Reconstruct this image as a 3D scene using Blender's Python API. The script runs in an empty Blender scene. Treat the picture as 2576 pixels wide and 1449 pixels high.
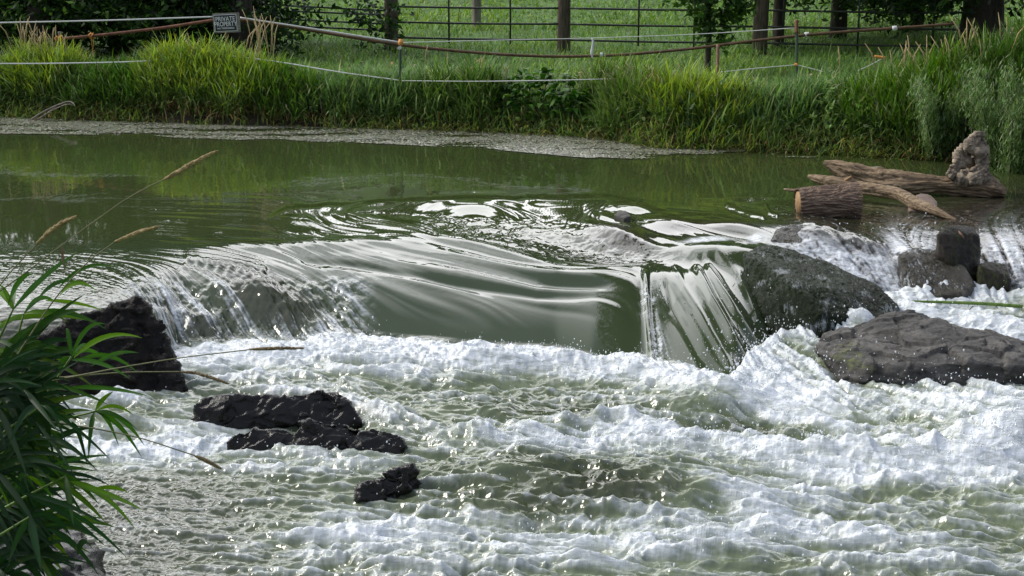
import bpy, bmesh, math, random
import numpy as np
from mathutils import Vector, Matrix

random.seed(7)
rng = np.random.default_rng(7)
R = math.radians
sc = bpy.context.scene
col = sc.collection

# ------------------------------------------------------------------ camera
CAM_H = 2.2
TH = R(13.8)
HALF = R(20.0)
F = 1288.0 / math.tan(HALF)          # focal length in units of a 2576-wide picture
cam_d = bpy.data.cameras.new('camera')
cam_d.sensor_width = 36
cam_d.lens = 18.0 / math.tan(HALF)
cam_d.clip_start = 0.05
cam_d.clip_end = 800
cam = bpy.data.objects.new('camera', cam_d)
cam.location = (0, 0, CAM_H)
cam.rotation_euler = (R(90) - TH, 0, 0)
col.objects.link(cam)
sc.camera = cam
cam_d.dof.use_dof = False

# ------------------------------------------------------------------ light and sky
SUN_EL, SUN_AZ = R(44), R(-80)       # azimuth measured from +Y (away from the camera) towards +X
sun_dir = Vector((math.sin(SUN_AZ) * math.cos(SUN_EL), math.cos(SUN_AZ) * math.cos(SUN_EL), math.sin(SUN_EL)))
sd = bpy.data.lights.new('sun', 'SUN')
sd.energy = 2.5
sd.angle = R(20)
sd.color = (1.0, 0.95, 0.86)
sun = bpy.data.objects.new('sun', sd)
sun.rotation_euler = sun_dir.to_track_quat('Z', 'Y').to_euler()
sun.location = sun_dir * 60
col.objects.link(sun)

world = bpy.data.worlds.new('World')
sc.world = world
world.use_nodes = True
wt = world.node_tree
wt.nodes.clear()
wo = wt.nodes.new('ShaderNodeOutputWorld')
bg = wt.nodes.new('ShaderNodeBackground')
sky = wt.nodes.new('ShaderNodeTexSky')
sky.sky_type = 'NISHITA'
sky.sun_disc = False
sky.sun_elevation = SUN_EL
sky.sun_rotation = SUN_AZ
sky.air_density = 1.0
sky.dust_density = 1.2
tc = wt.nodes.new('ShaderNodeTexCoord')
mp = wt.nodes.new('ShaderNodeMapping')
mp.inputs['Scale'].default_value = (1, 1, 2.2)
nz = wt.nodes.new('ShaderNodeTexNoise')
nz.inputs['Scale'].default_value = 2.6
nz.inputs['Detail'].default_value = 6
nz.inputs['Roughness'].default_value = 0.55
rp = wt.nodes.new('ShaderNodeValToRGB')
rp.color_ramp.elements[0].position = 0.26
rp.color_ramp.elements[1].position = 0.46
mx = wt.nodes.new('ShaderNodeMix')
mx.data_type = 'RGBA'
wt.links.new(tc.outputs['Generated'], mp.inputs['Vector'])
wt.links.new(mp.outputs['Vector'], nz.inputs['Vector'])
wt.links.new(nz.outputs['Fac'], rp.inputs['Fac'])
wt.links.new(rp.outputs['Color'], mx.inputs['Factor'])
wt.links.new(sky.outputs['Color'], mx.inputs['A'])
# clouds are brighter towards the far side of the river, where the sun stands behind them
sx_ = wt.nodes.new('ShaderNodeVectorMath'); sx_.operation = 'DOT_PRODUCT'; sx_.inputs[1].default_value = (-0.15, 1.0, -0.55)
wt.links.new(tc.outputs['Generated'], sx_.inputs[0])
mr_ = wt.nodes.new('ShaderNodeMapRange'); mr_.inputs['From Min'].default_value = 0.0; mr_.inputs['From Max'].default_value = 0.56
wt.links.new(sx_.outputs['Value'], mr_.inputs['Value'])
cm_ = wt.nodes.new('ShaderNodeMix'); cm_.data_type = 'RGBA'
wt.links.new(mr_.outputs['Result'], cm_.inputs['Factor'])
cm_.inputs['A'].default_value = (3.8, 4.3, 5.4, 1)
cm_.inputs['B'].default_value = (33.0, 33.0, 33.5, 1)
wt.links.new(cm_.outputs['Result'], mx.inputs['B'])
wt.links.new(mx.outputs['Result'], bg.inputs['Color'])
bg.inputs['Strength'].default_value = 0.1
wt.links.new(bg.outputs['Background'], wo.inputs['Surface'])

sc.view_settings.view_transform = 'Standard'
sc.view_settings.look = 'None'
sc.view_settings.exposure = 0.20
sc.view_settings.gamma = 1.0
sc.view_settings.use_curve_mapping = False
sc.render.engine = 'CYCLES'
sc.cycles.use_denoising = True
sc.cycles.max_bounces = 6
sc.cycles.diffuse_bounces = 3
sc.cycles.glossy_bounces = 3
sc.cycles.transparent_max_bounces = 4
sc.cycles.caustics_reflective = False
sc.cycles.caustics_refractive = False

# ------------------------------------------------------------------ helpers
CT, ST = math.cos(TH), math.sin(TH)

def ray(px, py):
    u = (px - 1288.0) / F
    v = (724.5 - py) / F
    return (u, CT + v * ST, -ST + v * CT)

def at_z(px, py, z):
    d = ray(px, py)
    t = (z - CAM_H) / d[2]
    return Vector((d[0] * t, d[1] * t, z))

def at_y(px, py, y):
    d = ray(px, py)
    t = y / d[1]
    return Vector((d[0] * t, y, CAM_H + d[2] * t))

def project(x, y, z):
    dep = y * CT - (z - CAM_H) * ST
    up = y * ST + (z - CAM_H) * CT
    return 1288.0 + F * x / dep, 724.5 - F * up / dep

def smooth(a, b, x):
    t = np.clip((x - a) / (b - a), 0, 1)
    return t * t * (3 - 2 * t)

def _hash(ix, iy, iz, seed):
    h = (ix.astype(np.int64) * 374761393 + iy.astype(np.int64) * 668265263 + iz.astype(np.int64) * 2147483647 + seed * 974634777) & 0xffffffff
    h = ((h ^ (h >> 13)) * 1274126177) & 0xffffffff
    return h ^ (h >> 16)

def noise3(x, y, z, seed=0):
    """value-gradient noise, about -1..1"""
    x, y, z = np.broadcast_arrays(np.asarray(x, float), np.asarray(y, float), np.asarray(z, float))
    ix, iy, iz = np.floor(x), np.floor(y), np.floor(z)
    fx, fy, fz = x - ix, y - iy, z - iz
    ux, uy, uz = [f * f * f * (f * (f * 6 - 15) + 10) for f in (fx, fy, fz)]
    def g(dx, dy, dz):
        h = _hash(ix + dx, iy + dy, iz + dz, seed)
        gx = ((h & 1023) / 511.5 - 1); gy = (((h >> 10) & 1023) / 511.5 - 1); gz = (((h >> 20) & 1023) / 511.5 - 1)
        return gx * (fx - dx) + gy * (fy - dy) + gz * (fz - dz)
    def lerp(a, b, t): return a + (b - a) * t
    a = lerp(lerp(g(0, 0, 0), g(1, 0, 0), ux), lerp(g(0, 1, 0), g(1, 1, 0), ux), uy)
    b = lerp(lerp(g(0, 0, 1), g(1, 0, 1), ux), lerp(g(0, 1, 1), g(1, 1, 1), ux), uy)
    return lerp(a, b, uz) * 1.2

def noise2(x, y, seed=0):
    ix, iy = np.floor(x), np.floor(y)
    fx, fy = x - ix, y - iy
    ux, uy = [f * f * f * (f * (f * 6 - 15) + 10) for f in (fx, fy)]
    zz = np.zeros_like(ix)
    def g(dx, dy):
        h = _hash(ix + dx, iy + dy, zz, seed)
        ang = (h & 4095) * (2 * math.pi / 4096)
        return np.cos(ang) * (fx - dx) + np.sin(ang) * (fy - dy)
    a = g(0, 0); a = a + (g(1, 0) - a) * ux
    b = g(0, 1); b = b + (g(1, 1) - b) * ux
    return (a + (b - a) * uy) * 1.5

def fbm2(x, y, oct=4, seed=0, gain=0.5, ridged=False):
    s = np.zeros_like(x); a = 1.0; tot = 0
    for o in range(oct):
        n = noise2(x * 2 ** o + 17.3 * o, y * 2 ** o - 9.1 * o, seed + o)
        if ridged: n = 1 - 2 * np.abs(n)
        s += a * n; tot += a; a *= gain
    return s / tot

def fbm3(p, scale, oct=4, seed=0, gain=0.5, ridged=False):
    s = np.zeros(len(p)); a = 1.0; tot = 0
    sx, sy, sz = scale if isinstance(scale, (tuple, list)) else (scale,) * 3
    for o in range(oct):
        k = 2.0 ** o
        n = noise3(p[:, 0] * sx * k + 5.2 * o, p[:, 1] * sy * k + 1.7 * o, p[:, 2] * sz * k - 3.1 * o, seed + o)
        if ridged: n = 1 - 2 * np.abs(n)
        s += a * n; tot += a; a *= gain
    return s / tot

def mesh_np(name, verts, faces, mat, parent=None, smooth_shade=True, attrs=None):
    """verts (n,3); faces (m,3) or (m,4) array, or a list of such arrays"""
    me = bpy.data.meshes.new(name)
    verts = np.asarray(verts, np.float32)
    fl = faces if isinstance(faces, list) else [faces]
    fl = [np.asarray(f, np.int32) for f in fl if len(f)]
    me.vertices.add(len(verts)); me.vertices.foreach_set('co', verts.ravel())
    nl = sum(f.size for f in fl); nf = sum(len(f) for f in fl)
    me.loops.add(nl); me.polygons.add(nf)
    me.loops.foreach_set('vertex_index', np.concatenate([f.ravel() for f in fl]))
    tot = np.concatenate([np.full(len(f), f.shape[1], np.int32) for f in fl])
    st = np.concatenate([[0], np.cumsum(tot)[:-1]]).astype(np.int32)
    me.polygons.foreach_set('loop_start', st)
    me.polygons.foreach_set('loop_total', tot)
    me.polygons.foreach_set('use_smooth', np.full(nf, smooth_shade, bool))
    me.update(calc_edges=True)
    for k, a in (attrs or {}).items():
        a = np.asarray(a, np.float32)
        if a.ndim == 2:
            at = me.attributes.new(k, 'FLOAT_COLOR', 'POINT')
            if a.shape[1] == 3: a = np.hstack([a, np.ones((len(a), 1), np.float32)])
            at.data.foreach_set('color', a.ravel())
        else:
            at = me.attributes.new(k, 'FLOAT', 'POINT')
            at.data.foreach_set('value', a)
    if mat: me.materials.append(mat)
    o = bpy.data.objects.new(name, me)
    col.objects.link(o)
    if parent: o.parent = parent
    return o

def tag(o, label=None, cat=None, group=None, kind=None):
    if label: o['label'] = label
    if cat: o['category'] = cat
    if group: o['group'] = group
    if kind: o['kind'] = kind
    return o

def thing(name, label, cat, group=None, loc=(0, 0, 0)):
    o = bpy.data.objects.new(name, None)
    o.empty_display_size = 0.1
    col.objects.link(o)
    o.location = loc
    return tag(o, label, cat, group)

def part(name, V, Fc, mat, root, **k):
    V = np.asarray(V, float) - np.array(root.location)
    return mesh_np(name, V, Fc, mat, root, **k)

# ---- materials
def new_mat(name):
    m = bpy.data.materials.new(name)
    m.use_nodes = True
    nt = m.node_tree
    b = nt.nodes['Principled BSDF']
    return m, nt, b

def N(nt, t, **k):
    n = nt.nodes.new(t)
    for a, v in k.items():
        if a in n.inputs: n.inputs[a].default_value = v
        else: setattr(n, a, v)
    return n

def ramp(nt, fac, stops):
    r = nt.nodes.new('ShaderNodeValToRGB')
    e = r.color_ramp.elements
    while len(e) < len(stops): e.new(0.5)
    for i, (p, c) in enumerate(stops):
        e[i].position = p
        e[i].color = (*c, 1) if len(c) == 3 else c
    nt.links.new(fac, r.inputs['Fac'])
    return r.outputs['Color']

def mixc(nt, fac, a, b):
    m = nt.nodes.new('ShaderNodeMix'); m.data_type = 'RGBA'
    for s, v in (('Factor', fac), ('A', a), ('B', b)):
        if hasattr(v, 'is_output') or hasattr(v, 'links'): nt.links.new(v, m.inputs[s])
        elif s == 'Factor': m.inputs[s].default_value = v
        else: m.inputs[s].default_value = (*v, 1)
    return m.outputs['Result']

def mixf(nt, fac, a, b):
    m = nt.nodes.new('ShaderNodeMix'); m.data_type = 'FLOAT'
    for s, v in (('Factor', fac), ('A', a), ('B', b)):
        if hasattr(v, 'links'): nt.links.new(v, m.inputs[s])
        else: m.inputs[s].default_value = v
    return m.outputs['Result']

def attr(nt, name):
    a = nt.nodes.new('ShaderNodeAttribute'); a.attribute_name = name
    return a

def simple_mat(name, c1, c2, scale=12, rough=0.6, bump=0.3, metal=0.0, stretch=(1, 1, 1), detail=6, spec=0.5, bdist=0.01):
    m, nt, b = new_mat(name)
    t = N(nt, 'ShaderNodeTexCoord'); mpp = N(nt, 'ShaderNodeMapping'); mpp.inputs['Scale'].default_value = stretch
    nt.links.new(t.outputs['Object'], mpp.inputs['Vector'])
    n = N(nt, 'ShaderNodeTexNoise', Scale=scale, Detail=detail, Roughness=0.6)
    nt.links.new(mpp.outputs['Vector'], n.inputs['Vector'])
    c = ramp(nt, n.outputs['Fac'], [(0.3, c1), (0.7, c2)])
    nt.links.new(c, b.inputs['Base Color'])
    b.inputs['Roughness'].default_value = rough
    b.inputs['Metallic'].default_value = metal
    b.inputs['Specular IOR Level'].default_value = spec
    if bump:
        bp = N(nt, 'ShaderNodeBump', Strength=bump, Distance=bdist)
        nt.links.new(n.outputs['Fac'], bp.inputs['Height'])
        nt.links.new(bp.outputs['Normal'], b.inputs['Normal'])
    return m

# ------------------------------------------------------------------ ground
SHORE_P = np.array([(-600, 283), (-100, 290), (0, 293), (200, 301), (400, 309), (600, 317), (800, 321), (1000, 325), (1200, 332), (1400, 341), (1500, 347),
                    (1640, 372), (1750, 374), (1900, 378), (2100, 386), (2300, 398), (2576, 412), (3200, 440)], float)
_s = np.array([tuple(at_z(px, py, 0.0))[:2] for px, py in SHORE_P])

def shore_y(x): return np.interp(x, _s[:, 0], _s[:, 1])

def ground_z(x, y):
    x = np.asarray(x, float); y = np.asarray(y, float)
    d = y - shore_y(np.clip(x, -9, 7)) + 0.10 * noise2(x * 1.7, y * 1.7, 3)
    bank = np.where(d > 0, 0.26 * (1 - np.exp(-np.maximum(d, 0) / 0.22)) + 0.033 * np.maximum(d, 0), np.maximum(d, -1.2) * 1.0)
    bank = bank + 0.06 * noise2(x * 0.6, y * 0.6, 5) * np.clip(d, 0, 1)
    hill = 13.0 * smooth(30, 95, y) + 0.55 * smooth(22, 42, y)
    near = 1.5 * smooth(4.3, 2.2, y + 0.25 * x)
    side = 1.4 * smooth(-6.2, -9.0, x) * smooth(14, 8, y) + 1.2 * smooth(6.0, 8.5, x) * smooth(13, 9, y)
    z = np.where(y > 12, bank + hill, -1.2 + near + 0 * x)
    z = np.where(y > 12, z, z + side)
    return z

def make_ground():
    gx = np.unique(np.concatenate([np.linspace(-300, -12, 40), np.linspace(-12, 12, 200), np.linspace(12, 300, 40)]))
    gy = np.unique(np.concatenate([np.linspace(-60, 1.5, 20), np.linspace(1.5, 13, 60), np.linspace(13, 30, 170), np.linspace(30, 400, 80)]))
    X, Y = np.meshgrid(gx, gy)
    Z = ground_z(X, Y)
    V = np.stack([X, Y, Z], -1).reshape(-1, 3)
    nx, ny = len(gx), len(gy)
    i = np.arange(ny - 1)[:, None] * nx + np.arange(nx - 1)[None, :]
    Fc = np.stack([i, i + 1, i + nx + 1, i + nx], -1).reshape(-1, 4)
    m, nt, b = new_mat('ground_soil_and_turf')
    g = N(nt, 'ShaderNodeNewGeometry')
    n = N(nt, 'ShaderNodeTexNoise', Scale=2.5, Detail=9, Roughness=0.65)
    nt.links.new(g.outputs['Position'], n.inputs['Vector'])
    turf = ramp(nt, n.outputs['Fac'], [(0.3, (0.035, 0.075, 0.012)), (0.55, (0.07, 0.15, 0.022)), (0.75, (0.12, 0.2, 0.035))])
    sep = N(nt, 'ShaderNodeSeparateXYZ'); nt.links.new(g.outputs['Position'], sep.inputs[0])
    mr = N(nt, 'ShaderNodeMapRange'); mr.inputs['From Min'].default_value = 0.1; mr.inputs['From Max'].default_value = 0.3
    nt.links.new(sep.outputs['Z'], mr.inputs['Value'])
    c = mixc(nt, mr.outputs['Result'], (0.035, 0.026, 0.014), turf)
    nt.links.new(c, b.inputs['Base Color'])
    b.inputs['Roughness'].default_value = 0.9
    o = mesh_np('ground', V, Fc, m)
    tag(o, kind='structure')

make_ground()
# ------------------------------------------------------------------ river
def pl(points, w=60):
    a = np.array(points, float)
    q = np.arange(a[0, 0], a[-1, 0] + 1, 5.0)
    v = np.interp(q, a[:, 0], a[:, 1])
    k = np.exp(-np.linspace(-2, 2, 2 * (w // 5) + 1) ** 2); k /= k.sum()
    v = np.convolve(np.pad(v, w // 5, mode='edge'), k, 'valid')
    return q, v

BASE = [(-700, 1000), (100, 990), (250, 985), (330, 955), (430, 890), (600, 874), (750, 868), (900, 855), (1000, 866), (1100, 872), (1230, 884), (1400, 892),
        (1500, 914), (1620, 914), (1700, 930), (1780, 955), (1860, 968), (1920, 905), (2000, 815), (2150, 765), (2300, 748), (2450, 738), (3300, 742)]
BASEZ = [(-700, -.40), (1900, -.40), (2150, -.30), (3300, -.28)]
START = [(-700, 600), (0, 606), (300, 628), (450, 628), (700, 592), (1000, 580), (1200, 578), (1400, 592), (1600, 600), (1720, 622), (1900, 622), (2000, 585), (2250, 556), (3300, 565)]
POW = [(-700, 7.0), (250, 6.5), (420, 2.6), (800, 2.5), (1000, 2.5), (1570, 2.45), (1690, 1.45), (1900, 1.5), (2050, 2.4), (3300, 3.2)]

def macro_z(a, y):
    """height of the broad water surface; a = x / y (constant along a column)"""
    pu = 1288 + F * a / 1.01
    bx, by = pl(BASE, 25); sx, sy = pl(START); zx, zz = pl(BASEZ); px_, pp = pl(POW)
    zb = np.interp(pu, zx, zz)
    pvb = np.interp(pu, bx, by)
    pvs = np.interp(pu, sx, sy)
    p = np.interp(pu, px_, pp)
    yb = (CAM_H - zb) / np.tan(TH + np.arctan((pvb - 724.5) / F))
    ys = CAM_H / np.tan(TH + np.arctan((pvs - 724.5) / F))
    t = np.clip((y - yb) / (ys - yb), 0, 1)
    z_face = zb * (1 - t) ** p
    d = np.maximum(yb - y, 0)
    low = -0.43 - 0.012 * np.maximum(9 - y, 0)
    z_low = zb + (low - zb) * smooth(0.1, 1.3, d)
    return np.where(y < yb, z_low, z_face), yb, ys, t

NC, NR = 1640, 1240
A0, A1 = -0.47, 0.47
av = np.linspace(A0, A1, NC)
# row spacing: roughly even along the middle of the picture, both falls and pool
yy = np.linspace(4.3, 19.4, 6000)
rows_pv = []
for a0 in (-0.2, 0.02, 0.12, 0.3):
    zc, _, _, _ = macro_z(np.full_like(yy, a0), yy)
    rows_pv.append(project(a0 * yy, yy, zc)[1])
dens = np.mean([np.abs(np.gradient(r)) for r in rows_pv], 0) + 0.02
cum = np.concatenate([[0], np.cumsum(dens)[:-1]]); cum /= cum[-1]
yv = np.interp(np.linspace(0, 1, NR), cum, yy)
AA, YY = np.meshgrid(av, yv)
XX = AA * YY
Z0, YB, YS, TT = macro_z(AA, YY)
PU, PV = project(XX, YY, Z0)

def dist_line(points, X=None, Y=None, sx=1.0, sy=1.0):
    """distance from every vertex to a polyline given in picture units, and the running parameter 0..1 and the signed side"""
    X = PU if X is None else X; Y = PV if Y is None else Y
    best = np.full(X.shape, 1e9); par = np.zeros(X.shape); side = np.zeros(X.shape)
    P = np.array(points, float) * (1 / sx, 1 / sy)
    Xs, Ys = X / sx, Y / sy
    L = np.concatenate([[0], np.cumsum(np.hypot(*(P[1:] - P[:-1]).T))]); L /= L[-1]
    for k in range(len(P) - 1):
        ax, ay = P[k]; bx, by = P[k + 1]
        dx, dy = bx - ax, by - ay
        t = np.clip(((Xs - ax) * dx + (Ys - ay) * dy) / (dx * dx + dy * dy), 0, 1)
        qx, qy = Xs - ax - t * dx, Ys - ay - t * dy
        d = np.hypot(qx, qy)
        m = d < best
        best[m] = d[m]; par[m] = (L[k] + t * (L[k + 1] - L[k]))[m]; side[m] = np.sign(dx * qy - dy * qx)[m]
    return best, par, side

def fade(par, w=0.12): return smooth(0, w, par) * smooth(1, 1 - w, par)

def blob(cu, cv, ru, rv, ang=0.0, X=None, Y=None):
    X = PU if X is None else X; Y = PV if Y is None else Y
    c, s = math.cos(R(ang)), math.sin(R(ang))
    dx, dy = X - cu, Y - cv
    a = (dx * c + dy * s) / ru; b = (-dx * s + dy * c) / rv
    return np.exp(-(a * a + b * b))

# ---- direction of flow, drawn as strokes and blended
FLOW = [
    [(-300, 380), (1288, 400), (2900, 420)], [(-300, 460), (600, 470), (1500, 480), (2900, 470)],
    [(-300, 540), (300, 560), (650, 575)], [(-300, 600), (200, 612), (500, 640), (700, 668), (850, 730)],
    [(-300, 680), (100, 700), (300, 740)], [(-300, 780), (100, 790), (300, 790)], [(-300, 900), (100, 900)],
    [(330, 690), (400, 760), (470, 880)], [(450, 690), (540, 770), (610, 880)], [(600, 700), (690, 780), (750, 880)], [(750, 720), (820, 780), (880, 860)],
    [(800, 680), (900, 740), (980, 820), (1050, 870)], [(850, 650), (1000, 700), (1200, 780), (1300, 880)],
    [(900, 625), (1100, 670), (1300, 730), (1500, 790), (1600, 880)], [(1000, 605), (1200, 640), (1400, 700), (1600, 740)],
    [(1100, 600), (1300, 650), (1420, 685), (1550, 675), (1650, 650)],
    [(700, 545), (760, 565), (900, 590), (1100, 605)], [(1560, 503), (1200, 511), (950, 518), (800, 535), (750, 548), (850, 568), (1000, 585), (1150, 600)],
    [(1400, 520), (1190, 512), (1060, 530), (1050, 550), (1150, 575), (1290, 555), (1290, 535), (1190, 525), (1100, 535)],
    [(1300, 560), (1400, 600), (1550, 640)], [(1500, 540), (1600, 580), (1700, 610)], [(1600, 520), (1800, 540), (1950, 560)],
    [(1690, 640), (1750, 760), (1850, 940)], [(1650, 660), (1670, 780), (1720, 930)], [(1760, 650), (1830, 750), (1900, 880)], [(1625, 700), (1635, 800), (1650, 900)],
    [(1980, 600), (2100, 660), (2230, 740)], [(2150, 560), (2250, 640), (2300, 740)], [(2380, 560), (2380, 700)], [(2480, 560), (2530, 640), (2570, 730)],
    [(2600, 480), (2400, 520), (2300, 560)], [(2250, 800), (2400, 830), (2600, 880)], [(1900, 900), (2100, 1000), (2400, 1100)],
    [(450, 900), (900, 930), (1500, 960), (1900, 1040), (2600, 1180)], [(300, 1130), (700, 1150), (1300, 1180), (1900, 1230), (2600, 1300)],
    [(200, 1300), (900, 1330), (1700, 1380), (2600, 1400)], [(900, 1010), (1100, 1080), (1400, 1120), (2000, 1160), (2600, 1230)],
]
gs = 14
SU, SV = PU[::gs, ::gs], PV[::gs, ::gs]
wsum = np.full(SU.shape, 1e-12); dxs = np.full(SU.shape, 1e-12); dys = np.zeros(SU.shape)
for st in FLOW:
    st = np.array(st, float)
    for k in range(len(st) - 1):
        seg = st[k + 1] - st[k]; n = max(2, int(np.hypot(*seg) / 40)); tn = seg / np.hypot(*seg)
        for q in range(n):
            c = st[k] + seg * (q + 0.5) / n
            d2 = ((SU - c[0]) / 1.6) ** 2 + (SV - c[1]) ** 2
            w = np.exp(-d2 / (2 * 26.0 ** 2)) + 1e-3 / (1 + (d2 / 3000) ** 2)
            dxs += w * tn[0]; dys += w * tn[1]
ln = np.hypot(dxs, dys); dxs /= ln; dys /= ln

def upsample(S, shape=None):
    r = np.clip(np.arange(NR) / gs, 0, S.shape[0] - 1.001); c = np.clip(np.arange(NC) / gs, 0, S.shape[1] - 1.001)
    r0 = r.astype(int); c0 = c.astype(int); fr = (r - r0)[:, None]; fc = (c - c0)[None, :]
    return (S[r0][:, c0] * (1 - fr) + S[r0 + 1][:, c0] * fr) * (1 - fc) + (S[r0][:, c0 + 1] * (1 - fr) + S[r0 + 1][:, c0 + 1] * fr) * fc

DU, DV = upsample(dxs), upsample(dys)
# picture units per grid cell, to turn the direction into grid steps
pu_c = np.gradient(PU, axis=1); pv_r = np.gradient(PV, axis=0)
pv_r = np.where(np.abs(pv_r) < 0.6, -0.6, pv_r)
GC, GR = DU / pu_c, DV / pv_r
gl = np.hypot(GC, GR); GC /= gl; GR /= gl

def box(a, n):
    for ax in (0, 1):
        k = n[ax]
        if k > 1:
            c = np.cumsum(np.pad(a, [(k, k) if i == ax else (0, 0) for i in (0, 1)], mode='edge'), axis=ax)
            a = (np.take(c, range(2 * k, c.shape[ax]), ax) - np.take(c, range(k, c.shape[ax] - k), ax)) / k if False else \
                (np.take(c, np.arange(a.shape[ax]) + k + k // 2, ax) - np.take(c, np.arange(a.shape[ax]) + k // 2, ax)) / k
    return a

def lic(noise, steps, h=1.4):
    acc = noise.copy(); rr0, cc0 = np.meshgrid(np.arange(NR, dtype=np.float32), np.arange(NC, dtype=np.float32), indexing='ij')
    for sg in (1, -1):
        r, c = rr0.copy(), cc0.copy()
        for k in range(steps):
            ri = np.clip(np.rint(r), 0, NR - 1).astype(np.int32); ci = np.clip(np.rint(c), 0, NC - 1).astype(np.int32)
            r += sg * h * GR[ri, ci]; c += sg * h * GC[ri, ci]
            ri = np.clip(np.rint(r), 0, NR - 1).astype(np.int32); ci = np.clip(np.rint(c), 0, NC - 1).astype(np.int32)
            w = 0.5 + 0.5 * math.cos(math.pi * (k + 1) / (steps + 1))
            acc += w * noise[ri, ci]
    acc -= acc.mean()
    return acc / acc.std()

n1 = rng.standard_normal((NR, NC)).astype(np.float32)
L_fine = lic(box(n1, (2, 2)), 34)
n2 = rng.standard_normal((NR, NC)).astype(np.float32)
L_mid = lic(box(box(n2, (5, 5)), (4, 4)), 60)
n3 = rng.standard_normal((NR, NC)).astype(np.float32)
L_big = lic(box(box(n3, (13, 11)), (11, 9)), 70, 2.0)
n4 = rng.standard_normal((NR, NC)).astype(np.float32)
L_short = lic(box(n4, (2, 2)), 9)

# ---- region masks
upper = smooth(-0.02, 0.06, YY - YB)                       # 0 below the falls, 1 above
lower = 1 - upper
pool = smooth(640, 520, PV) * upper
leftsheet = smooth(420, 250, PU) * upper * smooth(600, 650, PV)
cascL = smooth(300, 380, PU + (PV - 760) * -0.45) * smooth(960, 860, PU) * smooth(685, 730, PV) * upper
glass = smooth(820, 960, PU) * smooth(1960, 1900, PU) * upper * smooth(560, 620, PV)
rightshelf = smooth(1920, 2000, PU) * upper * smooth(500, 560, PV)
cascR = upper * smooth(-0.01, 0.0, YY) * smooth(1950, 2010, PU) * smooth(610, 650, PV + 0.0 * PU)

H = np.zeros_like(Z0)
# calm pool: light wind ripple
wx, wy = XX, YY
rip = noise2(wx * 9, wy * 5, 11) * .5 + noise2(wx * 22, wy * 9, 12) * .3 + noise2(wx * 45, wy * 20, 13) * 0.2
calm = smooth(560, 430, PV)
H += calm * rip * 0.0007
H += 0.0014 * noise2(wx * 1.6, wy * 1.6, 14) * pool
# streaked water between pool and lip
strk = smooth(470, 540, PV) * upper * smooth(150, 650, PU) * smooth(2100, 1850, PU)
strk *= (0.6 + 0.4 * smooth(590, 615, PV)) * (1 - smooth(690, 745, PV)) * (1 - 0.55 * smooth(600, 640, PV) * smooth(700, 850, PU)) * (1 - smooth(1560, 1640, PU) * smooth(600, 630, PV))
H += strk * (L_fine * 0.00042 + L_mid * 0.0013 + L_big * 0.0046)
H += glass * L_big * 0.006 * smooth(600, 680, PV) * smooth(840, 720, PV) * smooth(1640, 1580, PU)

# whirlpool and the bands that wind round it
du, dv = (PU - 1190) / 105, (PV - 546) / 34
rr = np.hypot(du, dv)
H += -0.012 * np.exp(-rr ** 2 * 1.4) + 0.0035 * np.cos(rr * 9.0) * np.exp(-((rr - 0.9) / 0.8) ** 2)
for pts, w, h in [
    ([(1600, 500), (1400, 506), (1200, 508), (1000, 512), (880, 522)], 11, 0.016),
    ([(1300, 520), (1100, 518), (930, 530), (880, 545), (960, 566), (1100, 590), (1160, 600)], 12, 0.014),
    ([(900, 520), (720, 532), (690, 548), (800, 566), (950, 588)], 10, 0.010),
    ([(1560, 523), (1480, 528), (1500, 545), (1600, 548)], 8, 0.008),
    ([(450, 645), (540, 655), (620, 668), (690, 690)], 13, 0.016),
    ([(430, 622), (700, 622), (1000, 606), (1160, 604), (1280, 640), (1400, 682), (1520, 680), (1650, 650), (1710, 626)], 15, 0.020),
    ([(680, 570), (760, 548), (900, 545), (1020, 575), (1100, 592)], 26, 0.020),
    ([(1320, 512), (1500, 512), (1640, 520)], 10, 0.010),
    ([(850, 560), (1000, 598), (1200, 655), (1400, 706), (1600, 712)], 10, 0.006),
    ([(700, 650), (900, 668), (1150, 712), (1350, 745), (1530, 752)], 11, -0.019),
    ([(950, 640), (1150, 672), (1350, 715), (1560, 722)], 9, -0.013),
]:
    d, pr, sd_ = dist_line(pts)
    H += h * np.exp(-(d / w) ** 2) * fade(pr)
# scalloped wave train at the left of the lip
d, pr, sd_ = dist_line([(440, 650), (560, 672), (700, 690)])
H += 0.006 * np.sin(pr * 60 + d * 0.1) * np.exp(-(d / 18) ** 2) * fade(pr)

# dark broken hollow behind the lip
hol = blob(1480, 615, 260, 36, 9)
H -= 0.075 * hol * (1 - rightshelf)
chop = fbm2(wx * 9, wy * 7, 4, 31, 0.6)
H += 0.012 * chop * smooth(0.25, 0.8, blob(1400, 600, 330, 45, 8) + blob(1250, 580, 150, 16, 8))
for cu, cv, ru, rv, h, an in [(1550, 590, 85, 16, 0.075, 12), (1690, 570, 70, 16, 0.05, 10), (1600, 530, 55, 10, 0.04, 5), (1850, 583, 105, 15, 0.07, 6),
                              (1900, 498, 60, 7, 0.006, 0), (1960, 525, 40, 16, 0.02, 0)]:
    H += h * blob(cu, cv, ru, rv, an)
for pts, w, h in [([(1300, 565), (1420, 580), (1500, 600), (1560, 625)], 9, 0.012), ([(1500, 545), (1560, 560), (1600, 575)], 7, 0.014),
                  ([(1820, 515), (1890, 545), (1930, 560)], 6, 0.018), ([(1920, 515), (1935, 545), (1960, 560)], 6, 0.02),
                  ([(1700, 545), (1800, 548), (1930, 575)], 8, 0.012)]:
    d, pr, sd_ = dist_line(pts)
    H += h * np.exp(-(d / w) ** 2) * fade(pr)

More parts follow.
